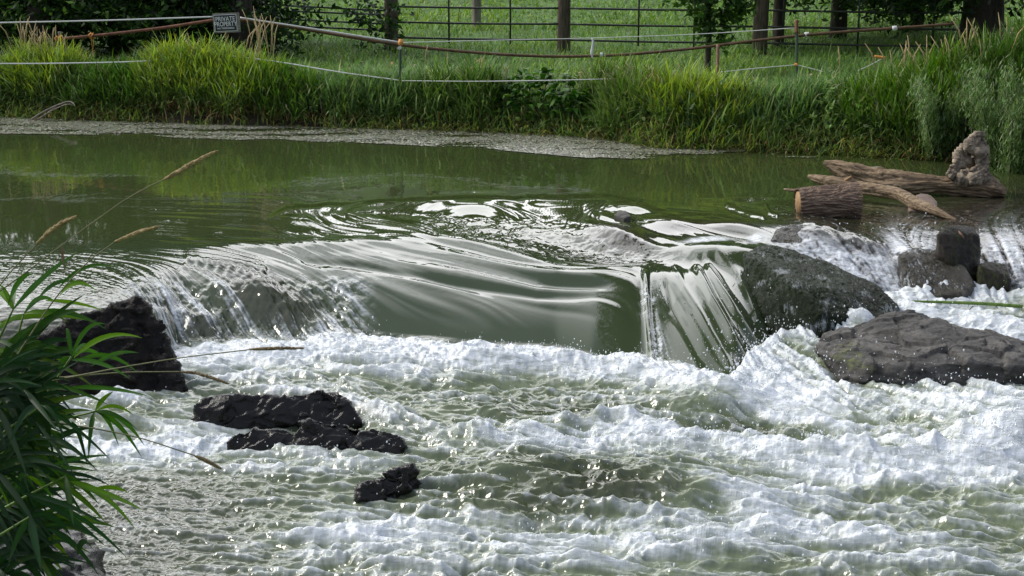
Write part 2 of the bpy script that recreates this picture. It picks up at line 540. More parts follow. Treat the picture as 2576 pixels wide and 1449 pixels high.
# the crease and the glassy folds at the right of the tongue
d, pr, sd_ = dist_line([(1618, 655), (1625, 720), (1630, 800), (1640, 905)], sy=3.0)
H += 0.030 * np.exp(-(d / 9) ** 2) * smooth(0, .2, pr) + 0.012 * smooth(0, 30, d * -sd_) * np.exp(-d / 120) * upper * smooth(0, .25, pr)
foldmask = smooth(1630, 1660, PU - 0 * PV) * smooth(2010, 1940, PU + 0.0 * PV) * upper * smooth(615, 660, PV)
for pts, w, h in [([(1690, 640), (1720, 730), (1790, 850), (1845, 935)], 7, 0.010), ([(1740, 650), (1790, 760), (1850, 860), (1890, 930)], 9, 0.030),
                  ([(1765, 650), (1820, 740), (1880, 830), (1915, 880)], 9, 0.030), ([(1715, 632), (1800, 640), (1860, 690), (1905, 800)], 8, 0.012),
                  ([(1660, 680), (1690, 780), (1760, 900), (1800, 950)], 10, -0.012)]:
    d, pr, sd_ = dist_line(pts, sy=2.0)
    H += h * np.exp(-(d / w) ** 2) * smooth(0, .15, pr) * upper
H += 0.05 * blob(1860, 640, 130, 26, 10) * upper
H += 0.03 * blob(1750, 800, 90, 110, 0) * upper

# left cascade over ledges, with a rock showing dark through the water
H += cascL * (L_mid * 0.0045 + L_fine * 0.0007 + 0.045 * fbm2(wx * 4, wy * 4, 3, 41) + 0.012 * fbm2(wx * 14, wy * 9, 3, 42))
H += 0.075 * blob(670, 750, 90, 42, 20) * upper + 0.03 * blob(500, 815, 60, 35, 30) * upper
# thin sheet at the left edge
H += leftsheet * (0.0060 * fbm2(wx * 8, wy * 6, 5, 51, 0.66) + L_short * 0.0008)
lf2 = smooth(900, 500, PU) * upper * smooth(620, 650, PV) * smooth(720, 690, PV)
H += lf2 * (L_mid * 0.0012 + L_fine * 0.0004)

# right shelf and cascades
H += rightshelf * (0.010 * fbm2(wx * 7, wy * 6, 5, 61, 0.6) + L_mid * 0.0015)
H += 0.11 * blob(2060, 600, 115, 40, 14) * upper + 0.05 * blob(2190, 640, 60, 40, 30) * upper
H += 0.08 * blob(2320, 665, 60, 40, 20) * upper
H += cascR * (L_mid * 0.003 + 0.045 * fbm2(wx * 2.6, wy * 2.6, 3, 64, 0.5) + 0.022 * fbm2(wx * 8, wy * 7, 4, 63, 0.6))

# lower river: broken waves
ex = wx * 0.94 + wy * 0.25; ey = -wx * 0.12 + wy * 1.0
wv = fbm2(ex * 1.15, ey * 1.7, 3, 71, 0.5)
wv2 = fbm2(ex * 3.4 + wv, ey * 4.6, 3, 74, 0.55, ridged=True)
wv3 = fbm2(ex * 9 + wv2, ey * 11, 2, 78, 0.6, ridged=True)
quiet = smooth(1000, 300, PU) * smooth(1120, 1230, PV)          # glassier water at the lower left
amp = lower * (1 - 0.72 * quiet)
H += amp * (0.085 * wv + 0.040 * wv2 + 0.0016 * wv3 + 0.0060 * L_mid + 0.006 * L_big) * smooth(0, 0.5, YB - YY + 0.12)
H += lower * quiet * (0.022 * fbm2(ex * 6, ey * 5, 5, 81, 0.66) + 0.0040 * wv3)
for cu, cv, ru, rv, h, an in [
    (1450, 1235, 420, 60, 0.13, 4), (1250, 1060, 200, 34, 0.06, 3), (1500, 1075, 130, 26, 0.06, 0), (1750, 1020, 170, 30, 0.07, 5), (2000, 1090, 160, 26, 0.05, 4),
    (2520, 1130, 130, 60, 0.16, -10), (1930, 940, 80, 40, 0.05, 20), (2300, 1020, 220, 34, 0.05, 6), (700, 930, 200, 20, 0.03, 0), (1100, 900, 300, 18, 0.025, 2),
    (480, 1115, 120, 26, 0.05, 0), (2120, 1170, 200, 30, 0.04, 5), (1650, 1120, 180, 16, 0.04, 5), (1200, 1130, 50, 20, 0.05, 0), (2050, 1010, 120, 34, 0.05, 20),
    (2340, 750, 120, 14, 0.04, 0), (2165, 842, 90, 20, 0.13, 8), (2420, 815, 160, 24, 0.06, 8), (1080, 1440, 240, 22, 0.04, 0), (1950, 1430, 260, 20, 0.05, 6), (2300, 1250, 260, 22, 0.04, 4)]:
    H += h * blob(cu, cv, ru, rv, an) * lower
# steep down-stream faces under the main crests
for pts, w, h in [([(1060, 1120), (1180, 1128), (1300, 1120), (1420, 1090), (1560, 1075), (1700, 1100), (1850, 1130)], 16, 0.05),
                  ([(1900, 1150), (2100, 1165), (2300, 1180), (2400, 1150), (2480, 1090)], 16, 0.06),
                  ([(1000, 1290), (1200, 1300), (1500, 1310), (1700, 1300), (1850, 1260)], 14, 0.035)]:
    d, pr, sd_ = dist_line(pts)
    H += h * np.exp(-(d / w) ** 2) * fade(pr) * (0.7 + 0.5 * noise2(PU / 40, PV / 40, 5)) * lower
# boil along the foot of the falls
bd = YB - YY
boil = smooth(-0.10, 0.02, bd) * smooth(0.55, 0.06, bd)
H += boil * (0.030 + 0.045 * fbm2(wx * 4.5, wy * 5, 4, 91, 0.55)) * (1 + 0.5 * smooth(1500, 1800, PU) - 1.1 * smooth(1880, 1960, PU) * smooth(2350, 2250, PU)) * (1 - smooth(300, 200, PU))

# ---- foam
tex = fbm2(wx * 6 + 0.6 * wv, wy * 8, 4, 101, 0.62)
texf = fbm2(wx * 22, wy * 22, 2, 105, 0.6)
Ff = np.zeros_like(H)
def add_foam(cu, cv, ru, rv, w, an=0.0):
    global Ff
    Ff = Ff + w * blob(cu, cv, ru, rv, an)
Ff += boil * smooth(0.0, 0.06, bd + 0.05 + 0.10 * tex + 0.05 * texf) * (1.05 - 0.9 * smooth(330, 230, PU))
for a in [(700, 905, 330, 34, .8), (1250, 915, 420, 26, .75, 2), (1000, 945, 520, 22, .35), (1250, 975, 300, 14, .35, -4), (1900, 930, 100, 80, 1.0, 20), (1960, 1000, 170, 60, .8, 20),
          (2200, 1030, 300, 50, .55, 6), (2450, 1020, 200, 60, .5), (1700, 1000, 150, 35, .55), (1250, 1130, 130, 22, .6), (1550, 1110, 260, 32, .85), (1900, 1150, 300, 36, .7, 5),
          (2100, 1080, 220, 40, .55, 10), (2520, 1140, 120, 75, 1.1, -10), (2300, 1190, 330, 36, .85), (2100, 1240, 400, 40, .4), (480, 1125, 160, 40, 1.0), (300, 1160, 160, 40, .8),
          (700, 1180, 260, 34, .5), (1000, 1190, 110, 30, .35), (2350, 800, 260, 60, 1.0, 6), (2500, 870, 150, 60, 1.0), (2250, 740, 90, 30, .7), (1400, 1195, 350, 16, .35, 4),
          (950, 1340, 300, 36, .45), (1300, 1370, 500, 60, .45), (1700, 1330, 240, 40, .6, -6), (1900, 1290, 160, 26, .5, 10), (2400, 1330, 300, 60, .2), (1500, 1430, 400, 40, .45), (700, 1400, 260, 60, .3),
          (2300, 1430, 300, 30, .45), (900, 1270, 120, 26, .25), (2000, 1350, 200, 50, .45, 5), (1780, 612, 95, 13, 1.0), (1910, 607, 30, 9, .9), (230, 1110, 90, 50, .5), (2165, 838, 110, 26, 1.0, 8)]:
    add_foam(*a)
Ff -= 0.6 * blob(1330, 1290, 260, 34, 3) + 0.65 * blob(1600, 1270, 200, 40, 6) + 0.5 * blob(1300, 1215, 300, 34, 2) + 0.9 * blob(420, 1300, 220, 90) * 0.4
Ff -= 0.5 * blob(1450, 1040, 200, 22) + 0.6 * blob(1900, 1090, 140, 24, 10) + 0.5 * blob(2250, 1100, 160, 22, 10)
Ff *= np.clip(lower + smooth(1650, 1700, PU) * smooth(1960, 1900, PU) * smooth(640, 615, PV), 0, 1)
base_f = lower * 0.16
tx = 0.42 * tex + 0.20 * texf + 0.05 * L_short + 0.24 * L_mid + 0.26 * L_big + 0.08 * L_fine
froth = lower * smooth(0.32, 1.15, 0.82 * Ff + base_f + 0.62 * tx + 0.40 * wv2 * (1 - 0.6 * smooth(.5, 1, Ff)) - 0.45 * quiet)
froth = np.maximum(froth, np.clip(Ff, 0, 1) * smooth(0.4, 0.9, Ff + .3 * tex) * (1 - lower))
fine_foam = lower * smooth(0.5, 1.6, 0.9 * wv3 + 0.5 * texf + 0.3 * L_mid + 0.25 * Ff + 0.1) * 0.6 * (1 - .6 * quiet)
froth = np.maximum(froth, fine_foam)
# white threads in the cascades
cw = cascL * smooth(-0.4, 1.9, 0.55 * L_mid + 0.45 * L_fine + 0.7 * tex + 0.5 * smooth(0.3, 0.0, np.abs(bd)) + 0.25 - 2.4 * blob(675, 755, 120, 46, 15) - 1.6 * blob(520, 850, 60, 30, 10) + 0.9 * texf - 0.1)
cr_mask = (blob(2080, 655, 120, 22, 18) + blob(2190, 700, 60, 26, 30) + blob(2290, 630, 60, 50, 20) + blob(2230, 700, 70, 26, 35) + blob(2530, 650, 60, 70, 30) + blob(2400, 735, 200, 14)) * upper
cw2 = np.clip(cr_mask * 1.6, 0, 1) * smooth(-0.9, 1.1, L_fine * .35 + L_mid * .5 + 1.2 * texf + 1.0 * tex + .3)
sparse = rightshelf * smooth(1.35, 2.2, L_short * 0.7 + texf * 1.6 + chop) * 0.7
edge = np.zeros_like(H)
for pts, w in [([(1630, 720), (1640, 800), (1660, 905)], 7), ([(1622, 690), (1627, 760)], 4)]:
    d, pr, sd_ = dist_line(pts, sy=2.0)
    edge += np.exp(-(d / (w + 12 * pr)) ** 2) * smooth(0.0, 0.9, 0.5 * L_short + texf * 1.5 + 0.2) * pr
hollowsp = blob(1500, 640, 200, 26, 9) * smooth(0.9, 1.9, texf * 1.5 + chop) * upper
foam = np.clip(np.maximum.reduce([froth, cw, cw2, sparse, edge, hollowsp * .8]), 0, 1)
# froth stands a little proud of the water and is lumpy
foam_b = box(box(foam, (5, 5)), (4, 4))
H += foam_b * (lower + 0.3) * (0.004 + 0.0006 * L_fine + 0.020 * (0.5 - np.abs(noise2(wx * 3.5 + tex, wy * 6, 110))) + 0.004 * (0.5 - np.abs(noise2(wx * 11 + tex, wy * 15, 111))) + 0.002 * (0.5 - np.abs(noise2(wx * 30, wy * 28, 112))) + 0.0060 * L_mid + 0.004 * L_big)

# ---- rock and gravel seen through thin water
shal = np.clip(1.6 * blob(680, 760, 125, 54, 20) * upper + 0.9 * blob(520, 840, 90, 45, 20) * upper + 0.6 * blob(430, 780, 90, 40, 30) * upper
               + 0.85 * smooth(2250, 2500, PU) * smooth(440, 500, PV) * upper + 0.9 * cr_mask + 0.75 * rightshelf
               + 0.9 * blob(1560, 590, 90, 24, 12) + 0.8 * blob(1700, 580, 80, 22) + 0.7 * blob(1850, 585, 110, 20) + 0.5 * blob(1450, 620, 240, 34, 8)
               + 0.5 * smooth(420, 260, PU) * upper * smooth(700, 860, PV)
               + 0.25 * blob(1330, 1290, 300, 36, 3) + 0.38 * blob(1620, 1270, 240, 44, 6) + 0.55 * blob(330, 1080, 120, 22) + 0.6 * quiet * lower, 0, 1)
aer = np.clip(lower * (0.55 + 0.8 * Ff + 0.4 * wv) * (1 - 0.75 * quiet) + 0.18 * lower * wv2 + 0.25 * cascL + 0.06 * glass * smooth(690, 860, PV), 0, 1)

ZZ = Z0 + H
V = np.stack([XX, YY, ZZ], -1).reshape(-1, 3)
i = np.arange(NR - 1)[:, None] * NC + np.arange(NC - 1)[None, :]
Fc = np.stack([i, i + 1, i + NC + 1, i + NC], -1).reshape(-1, 4)

def water_z(x, y):
    a = x / y
    c = int(np.clip(np.searchsorted(av, a), 0, NC - 1)); r = int(np.clip(np.searchsorted(yv, y), 0, NR - 1))
    return float(ZZ[r, c])

def water_mat():
    m, nt, b = new_mat('river_water')
    fo = attr(nt, 'foam').outputs['Fac']; sh = attr(nt, 'shallow').outputs['Fac']; gl_ = attr(nt, 'glassy').outputs['Fac']; ae = attr(nt, 'aerated').outputs['Fac']
    g = N(nt, 'ShaderNodeNewGeometry')
    n = N(nt, 'ShaderNodeTexNoise', Scale=9.0, Detail=7, Roughness=0.65)
    nt.links.new(g.outputs['Position'], n.inputs['Vector'])
    rock = ramp(nt, n.outputs['Fac'], [(0.3, (0.012, 0.010, 0.008)), (0.55, (0.035, 0.030, 0.022)), (0.75, (0.075, 0.062, 0.042))])
    fn = N(nt, 'ShaderNodeTexNoise', Scale=26.0, Detail=5, Roughness=0.7, Distortion=0.6)
    fm = N(nt, 'ShaderNodeMapping'); fm.inputs['Scale'].default_value = (0.38, 1.5, 1.5); fm.inputs['Rotation'].default_value = (0, 0, 0.12)
    nt.links.new(g.outputs['Position'], fm.inputs['Vector']); nt.links.new(fm.outputs['Vector'], fn.inputs['Vector'])
    fr_ = N(nt, 'ShaderNodeMapRange'); fr_.inputs['From Min'].default_value = 0.34; fr_.inputs['From Max'].default_value = 0.62; fr_.inputs['To Min'].default_value = 0.42; fr_.inputs['To Max'].default_value = 1.1
    nt.links.new(fn.outputs['Fac'], fr_.inputs['Value'])
    fmu = N(nt, 'ShaderNodeMath', operation='MULTIPLY', use_clamp=True); nt.links.new(fo, fmu.inputs[0]); nt.links.new(fr_.outputs['Result'], fmu.inputs[1])
    fo = fmu.outputs[0]
    deep = (0.045, 0.061, 0.021)
    c = mixc(nt, gl_, deep, (0.038, 0.054, 0.025))
    c = mixc(nt, sh, c, rock)
    milky = mixc(nt, n.outputs['Fac'], (0.115, 0.14, 0.082), (0.22, 0.26, 0.165))
    c = mixc(nt, ae, c, milky)
    c = mixc(nt, fo, c, (0.78, 0.82, 0.88))
    nt.links.new(c, b.inputs['Base Color'])
    nt.links.new(mixf(nt, fo, 0.035, 0.36), b.inputs['Roughness'])
    b.inputs['IOR'].default_value = 1.52
    # fine froth relief
    v = N(nt, 'ShaderNodeTexNoise', Scale=48.0, Detail=6, Roughness=0.75)
    nt.links.new(g.outputs['Position'], v.inputs['Vector'])
    mul = N(nt, 'ShaderNodeMath', operation='MULTIPLY'); nt.links.new(v.outputs['Fac'], mul.inputs[0]); nt.links.new(fo, mul.inputs[1])
    bp = N(nt, 'ShaderNodeBump', Strength=0.38, Distance=0.010)
    nt.links.new(mul.outputs[0], bp.inputs['Height'])
    nt.links.new(bp.outputs['Normal'], b.inputs['Normal'])
    return m

river = mesh_np('river_water', V, Fc, water_mat(), attrs={'foam': foam.ravel(), 'shallow': shal.ravel(), 'aerated': aer.ravel(), 'glassy': (upper * smooth(560, 640, PV)).ravel()})
tag(river, kind='structure')
# ------------------------------------------------------------------ rocks
def rock_mat(name, c1, c2, c3, rough=(0.18, 0.5), scale=6.0, moss=None, bump=0.6, stretch=(1, 1, 1), spec=0.5, threads=0.0, film=0.0):
    m, nt, b = new_mat(name)
    t = N(nt, 'ShaderNodeTexCoord'); mpp = N(nt, 'ShaderNodeMapping'); mpp.inputs['Scale'].default_value = stretch
    nt.links.new(t.outputs['Object'], mpp.inputs['Vector'])
    n = N(nt, 'ShaderNodeTexNoise', Scale=scale, Detail=12, Roughness=0.72)
    n2_ = N(nt, 'ShaderNodeTexNoise', Scale=scale * 9, Detail=6, Roughness=0.7)
    vo = N(nt, 'ShaderNodeTexVoronoi', Scale=scale * 1.6); vo.feature = 'DISTANCE_TO_EDGE'
    for q in (n, n2_, vo): nt.links.new(mpp.outputs['Vector'], q.inputs['Vector'])
    c = ramp(nt, n.outputs['Fac'], [(0.3, c1), (0.5, c2), (0.72, c3)])
    if moss:
        mo = attr(nt, 'moss').outputs['Fac']
        n3_ = N(nt, 'ShaderNodeTexNoise', Scale=scale * 3, Detail=8, Roughness=0.7); nt.links.new(mpp.outputs['Vector'], n3_.inputs['Vector'])
        ms = ramp(nt, n3_.outputs['Fac'], [(0.35, tuple(x * 0.45 for x in moss)), (0.7, moss)])
        ad = N(nt, 'ShaderNodeMath', operation='MULTIPLY_ADD'); nt.links.new(n3_.outputs['Fac'], ad.inputs[0]); ad.inputs[1].default_value = 1.6; ad.inputs[2].default_value = -1.3
        a2 = N(nt, 'ShaderNodeMath', operation='ADD'); nt.links.new(ad.outputs[0], a2.inputs[0]); nt.links.new(mo, a2.inputs[1])
        a3 = N(nt, 'ShaderNodeMapRange'); nt.links.new(a2.outputs[0], a3.inputs['Value']); a3.inputs['From Min'].default_value = 0.0; a3.inputs['From Max'].default_value = 0.35
        c = mixc(nt, a3.outputs['Result'], c, ms)
    if threads:
        mt = N(nt, 'ShaderNodeMapping'); mt.inputs['Scale'].default_value = (1.0, 0.35, 0.30); mt.inputs['Rotation'].default_value = (0, 0.35, 0)
        nt.links.new(t.outputs['Object'], mt.inputs['Vector'])
        nt4 = N(nt, 'ShaderNodeTexNoise', Scale=48.0, Detail=5, Roughness=0.7, Distortion=0.5); nt.links.new(mt.outputs['Vector'], nt4.inputs['Vector'])
        nt5 = N(nt, 'ShaderNodeTexNoise', Scale=7.0, Detail=3); nt.links.new(t.outputs['Object'], nt5.inputs['Vector'])
        am = N(nt, 'ShaderNodeMath', operation='MULTIPLY'); nt.links.new(nt4.outputs['Fac'], am.inputs[0]); nt.links.new(nt5.outputs['Fac'], am.inputs[1])
        c = mixc(nt, ramp(nt, am.outputs[0], [(0.29, (0, 0, 0)), (0.38, (threads,) * 3)]), c, (0.50, 0.55, 0.58))
    nt.links.new(c, b.inputs['Base Color'])
    mr = N(nt, 'ShaderNodeMapRange'); mr.inputs['To Min'].default_value = rough[0]; mr.inputs['To Max'].default_value = rough[1]
    mr.inputs['From Min'].default_value = 0.35; mr.inputs['From Max'].default_value = 0.65
    nt.links.new(n2_.outputs['Fac'], mr.inputs['Value']); nt.links.new(mr.outputs['Result'], b.inputs['Roughness'])
    b.inputs['Specular IOR Level'].default_value = spec
    b1 = N(nt, 'ShaderNodeBump', Strength=bump, Distance=0.03); nt.links.new(n.outputs['Fac'], b1.inputs['Height'])
    b2 = N(nt, 'ShaderNodeBump', Strength=bump * 0.8, Distance=0.006); nt.links.new(n2_.outputs['Fac'], b2.inputs['Height']); nt.links.new(b1.outputs['Normal'], b2.inputs['Normal'])
    nt.links.new(b2.outputs['Normal'], b.inputs['Normal'])
    if film:
        b.inputs['Coat Weight'].default_value = film; b.inputs['Coat Roughness'].default_value = 0.04; b.inputs['Coat IOR'].default_value = 1.4
        nt.links.new((b2 if threads else b1).outputs['Normal'], b.inputs['Coat Normal'])
    return m

def hull_mesh(hulls):
    bm = bmesh.new()
    for pts in hulls:
        vs = [bm.verts.new(p) for p in pts]
        r = bmesh.ops.convex_hull(bm, input=vs)
        dead = [g for g in r['geom_interior'] + r['geom_unused'] if isinstance(g, bmesh.types.BMVert)]
        if dead: bmesh.ops.delete(bm, geom=list(set(dead)), context='VERTS')
    me = bpy.data.meshes.new('hull'); bm.to_mesh(me); bm.free()
    return me

def remeshed(hulls, voxel, smooth_it=2):
    me = hull_mesh(hulls)
    o = bpy.data.objects.new('work', me); col.objects.link(o)
    md = o.modifiers.new('r', 'REMESH'); md.mode = 'VOXEL'; md.voxel_size = voxel
    if smooth_it:
        s = o.modifiers.new('s', 'SMOOTH'); s.iterations = smooth_it; s.factor = 0.6
    dg = bpy.context.evaluated_depsgraph_get()
    m2 = bpy.data.meshes.new_from_object(o.evaluated_get(dg))
    bpy.data.objects.remove(o)
    n = len(m2.vertices)
    co = np.empty(n * 3, np.float32); m2.vertices.foreach_get('co', co)
    no = np.empty(n * 3, np.float32); m2.vertices.foreach_get('normal', no)
    return m2, co.reshape(-1, 3).astype(float), no.reshape(-1, 3).astype(float)

def facets(co, cell, seed, sz=1.0):
    """flat-faced breaks: every point leans with the plane of its nearest random centre"""
    q = co * (1 / cell, 1 / cell, sz / cell)
    b0 = np.floor(q); best = np.full(len(q), 1e9); val = np.zeros(len(q))
    for i in (-1, 0, 1):
        for j in (-1, 0, 1):
            for k in (-1, 0, 1):
                c = b0 + (i, j, k)
                h1 = _hash(c[:, 0], c[:, 1], c[:, 2], seed); h2 = _hash(c[:, 0], c[:, 1], c[:, 2], seed + 7)
                s = c + np.stack([(h1 & 1023), (h1 >> 10) & 1023, (h1 >> 20) & 1023], 1) / 1023
                d = q - s; dd = (d ** 2).sum(1)
                g = np.stack([(h2 & 1023), (h2 >> 10) & 1023, (h2 >> 20) & 1023], 1) / 511.5 - 1
                v = (d * g).sum(1) + g[:, 0] * 0.35
                m = dd < best
                best[m] = dd[m]; val[m] = v[m]
    return val

def rock(name, label, cat, hulls, mat, voxel=0.014, big=0.03, fine=0.008, fs=4.0, seed=1, group=None, parent=None, moss=None, layers=0.0, smooth_it=2, ridge=0.5, carve=None, fac=None, cell=0.12):
    """hulls: lists of (px, py, y) corner points, or world points when the tuple has a 4th item"""
    H_ = []
    for h in hulls:
        pts = []
        for p in h:
            if len(p) == 4: pts.append(Vector(p[:3]))
            else: pts.append(at_y(*p))
        H_.append(pts)
    me, co, no = remeshed(H_, voxel, smooth_it)
    d = big * fbm3(co, fs, 3, seed) + big * ridge * fbm3(co, fs * 1.7, 3, seed + 9, ridged=True)
    if fac: d = d + fac * facets(co + 0.02 * np.stack([fbm3(co, 6, 2, seed + k) for k in (50, 51, 52)], 1), cell, seed, 1.6) + fac * 0.4 * facets(co, cell * 0.4, seed + 3, 1.6)
    if layers: d = d + layers * fbm3(co, (fs * 0.8, fs * 0.8, fs * 7), 3, seed + 20, ridged=True)
    d = d + fine * fbm3(co, fs * 6, 4, seed + 30, 0.6, ridged=True)
    if carve is not None: d = d + carve(co)
    co = co + no * d[:, None]
    loc = co.mean(0); loc[2] = co[:, 2].min()
    loc = np.zeros(3) if parent is not None else loc
    me.vertices.foreach_set('co', (co - loc).astype(np.float32).ravel())
    me.polygons.foreach_set('use_smooth', np.ones(len(me.polygons), bool))
    me.materials.clear(); me.materials.append(mat)
    if moss is not None:
        at = me.attributes.new('moss', 'FLOAT', 'POINT'); at.data.foreach_set('value', moss(co, no).astype(np.float32))
    me.name = name; me.update()
    o = bpy.data.objects.new(name, me); o.location = loc; col.objects.link(o)
    if parent is not None: o.parent = parent
    elif label: tag(o, label, cat, group)
    return o

def steep(pts, k=0.3):
    y0 = min(p[1 + 1] for p in pts)
    return [(p[0], p[1], y0 + (p[2] - y0) * k) for p in pts]

def foot(pts, z=-0.75, grow=0.0):
    """the same outline carried straight down into the river bed"""
    out = []
    for p in pts:
        v = at_y(*p)
        out.append((v.x * (1 + grow), v.y, z, 1))
    return out

M_black = rock_mat('wet_black_rock', (0.004, 0.004, 0.004), (0.008, 0.0075, 0.0075), (0.022, 0.019, 0.018), rough=(0.10, 0.3), scale=7, spec=0.1, bump=0.30, film=0.55)
M_dark = rock_mat('wet_dark_rock', (0.004, 0.004, 0.004), (0.012, 0.010, 0.009), (0.045, 0.034, 0.026), rough=(0.2, 0.45), spec=0.12, bump=0.8, film=0.12, scale=6, stretch=(1.6, 1, .6), moss=(0.05, 0.06, 0.015))
M_grey = rock_mat('grey_slate_rock', (0.028, 0.028, 0.028), (0.078, 0.074, 0.069), (0.17, 0.16, 0.145), rough=(0.5, 0.8), spec=0.3, scale=5, moss=(0.15, 0.17, 0.06), bump=0.8, stretch=(1, 1, 2.5))
M_moss = rock_mat('weed_covered_rock', (0.003, 0.004, 0.002), (0.008, 0.010, 0.006), (0.04, 0.042, 0.034), rough=(0.12, 0.35), scale=14, moss=(0.014, 0.028, 0.005), stretch=(1.8, 1, 0.6), spec=0.08, bump=0.9, film=0.22, threads=0.5)
M_film = rock_mat('water_filmed_rock', (0.014, 0.013, 0.008), (0.034, 0.030, 0.020), (0.085, 0.075, 0.052), rough=(0.06, 0.3), scale=11, moss=(0.040, 0.055, 0.018), stretch=(1.5, 1, 0.7), spec=0.15, bump=1.0, film=0.5, threads=0.8)
M_brown = rock_mat('brown_river_stone', (0.10, 0.065, 0.05), (0.17, 0.115, 0.09), (0.24, 0.17, 0.13), rough=(0.4, 0.7), scale=14, bump=0.3)

nomoss = lambda co, no: np.zeros(len(co))
# left rock beside the cascade
top = [(40, 880, 7.98), (126, 838, 7.98), (146, 815, 8.02), (215, 811, 8.06), (272, 797, 8.12), (338, 750, 8.2), (352, 758, 8.2), (392, 812, 8.2), (430, 880, 8.14)]
frontb = [(60, 1020, 7.86), (250, 1022, 7.84), (440, 1010, 7.95), (470, 975, 8.05)]
h1 = top + frontb + foot([(60, 1000, 8.5), (440, 1000, 8.6), (466, 985, 8.3), (60, 1010, 7.86), (250, 1000, 7.82), (455, 1000, 7.96)])
h1b = [(-150, 945, 8.0), (100, 925, 8.0), (180, 935, 8.0), (200, 1020, 7.82), (-150, 1020, 7.82)] + foot([(-150, 990, 8.5), (200, 990, 8.4), (200, 1010, 7.9), (-150, 1010, 7.9)])
rock('boulder', 'black angular boulder behind the green reeds beside the left cascade', 'rock', [h1, h1b], M_dark, 0.012, 0.016, 0.008, 3.5, 3, moss=lambda co, no: 0.25 + 0 * co[:, 0], layers=0.016, smooth_it=0, fac=.026, cell=.17)

# black wet rocks in the foam
a1 = [(482, 1022, 7.6), (512, 1000, 7.75), (600, 1003, 7.8), (700, 993, 7.85), (760, 1010, 7.8), (735, 1072, 7.45), (600, 1074, 7.42), (510, 1062, 7.5)]
a2 = [(690, 1000, 7.8), (790, 984, 7.85), (858, 990, 7.85), (880, 1020, 7.7), (902, 1060, 7.55), (860, 1074, 7.45), (720, 1074, 7.45)]
rock('rock', 'long wet black rock, the farther and larger of the two black ledges in the foam', 'rock',
     [steep(a1) + foot([a1[0], a1[3], a1[5], a1[7]]), steep(a2) + foot([a2[0], a2[2], a2[4], a2[6]])], M_black, 0.009, 0.010, 0.003, 5.5, 11, 'wet black rocks in the white water', ridge=.6, fac=.034, cell=.20, smooth_it=1)
b1 = [(568, 1112, 7.15), (585, 1090, 7.25), (640, 1080, 7.35), (720, 1078, 7.4), (760, 1100, 7.3), (745, 1140, 7.05), (620, 1136, 7.05)]
b2 = [(742, 1086, 7.3), (762, 1056, 7.42), (800, 1058, 7.42), (900, 1070, 7.4), (960, 1088, 7.35), (930, 1128, 7.1), (840, 1150, 6.98), (765, 1140, 7.03)]
b3 = [(880, 1075, 7.4), (940, 1075, 7.42), (1010, 1100, 7.3), (1016, 1120, 7.2), (990, 1150, 7.0), (900, 1152, 6.98)]
rock('rock', 'low wet black rock with a hooked crest, just in front of the longer black ledge', 'rock',
     [steep(b1) + foot([b1[0], b1[3], b1[5], b1[6]]), steep(b2) + foot([b2[0], b2[3], b2[5], b2[7]]), steep(b3) + foot([b3[1], b3[2], b3[4], b3[5]])], M_black, 0.009, 0.010, 0.003, 6, 21,
     'wet black rocks in the white water', ridge=.6, fac=.034, cell=.18, smooth_it=1)
c1 = [(902, 1250, 6.45), (908, 1218, 6.55), (925, 1206, 6.6), (960, 1212, 6.58), (975, 1250, 6.42), (940, 1264, 6.38)]
c2 = [(950, 1204, 6.6), (988, 1180, 6.7), (1040, 1171, 6.75), (1052, 1188, 6.68), (1010, 1225, 6.52), (960, 1252, 6.42)]
rock('rock', 'small black rock alone in the rapids, nearest of the wet black rocks', 'rock',
     [steep(c1) + foot([c1[0], c1[3], c1[5]]), steep(c2) + foot([c2[0], c2[3], c2[5]])], M_black, 0.008, 0.008, 0.005, 9, 31, 'wet black rocks in the white water', ridge=0.6, fac=.026, cell=.09, smooth_it=1)

# weed-covered boulder with a skin of water
d1 = [(1872, 640, 9.72), (1905, 621, 9.85), (1985, 628, 9.9), (2100, 672, 9.85), (2205, 720, 9.65), (2258, 768, 9.5), (2240, 812, 9.25), (2150, 800, 9.1), (2075, 855, 8.95), (2000, 720, 9.22), (2110, 735, 9.28), (2060, 790, 9.02),
      (2010, 868, 8.9), (1945, 845, 9.0), (1922, 790, 9.12), (1892, 715, 9.42)]
rock('boulder', 'rounded dark boulder furred with green weed under a skin of water', 'rock', [d1 + foot([(1900, 830, 9.6), (2250, 800, 9.5), (2100, 700, 10.2), (2010, 850, 9.1)])],
     M_moss, 0.011, 0.022, 0.016, 5, 41, moss=lambda co, no: 0.75 + 0.4 * smooth(-0.12, 0.0, co[:, 2]), smooth_it=14, ridge=0.3)

# big grey slab at the right
e_top = [(2062, 872, 8.62), (2078, 846, 8.85), (2200, 812, 9.0), (2268, 783, 9.12), (2330, 796, 9.05), (2430, 834, 8.9), (2560, 868, 8.75), (2660, 880, 8.7)]
e_fr = [(2655, 925, 8.30), (2480, 902, 8.30), (2390, 915, 8.2), (2300, 932, 8.16), (2190, 925, 8.2), (2110, 905, 8.35), (2066, 888, 8.5)]
e_u = [(2140, 975, 8.2), (2300, 1000, 8.16), (2470, 990, 8.3), (2650, 985, 8.35)]
def e_carve(co):
    pu, pv = project(co[:, 0], co[:, 1], co[:, 2])
    return -0.03 * np.exp(-(((pu - 2420) / 90) ** 2 + ((pv - 930) / 16) ** 2)) - 0.012 * np.exp(-((pv - (840 + (pu - 2200) * 0.22)) / 7) ** 2)
def e_moss(co, no):
    pu, pv = project(co[:, 0], co[:, 1], co[:, 2])
    return 0.62 * np.exp(-(((pu - 2130) / 70) ** 2 + ((pv - 885) / 45) ** 2)) + 0.4 * np.exp(-(((pu - 2190) / 90) ** 2 + ((pv - 930) / 30) ** 2))
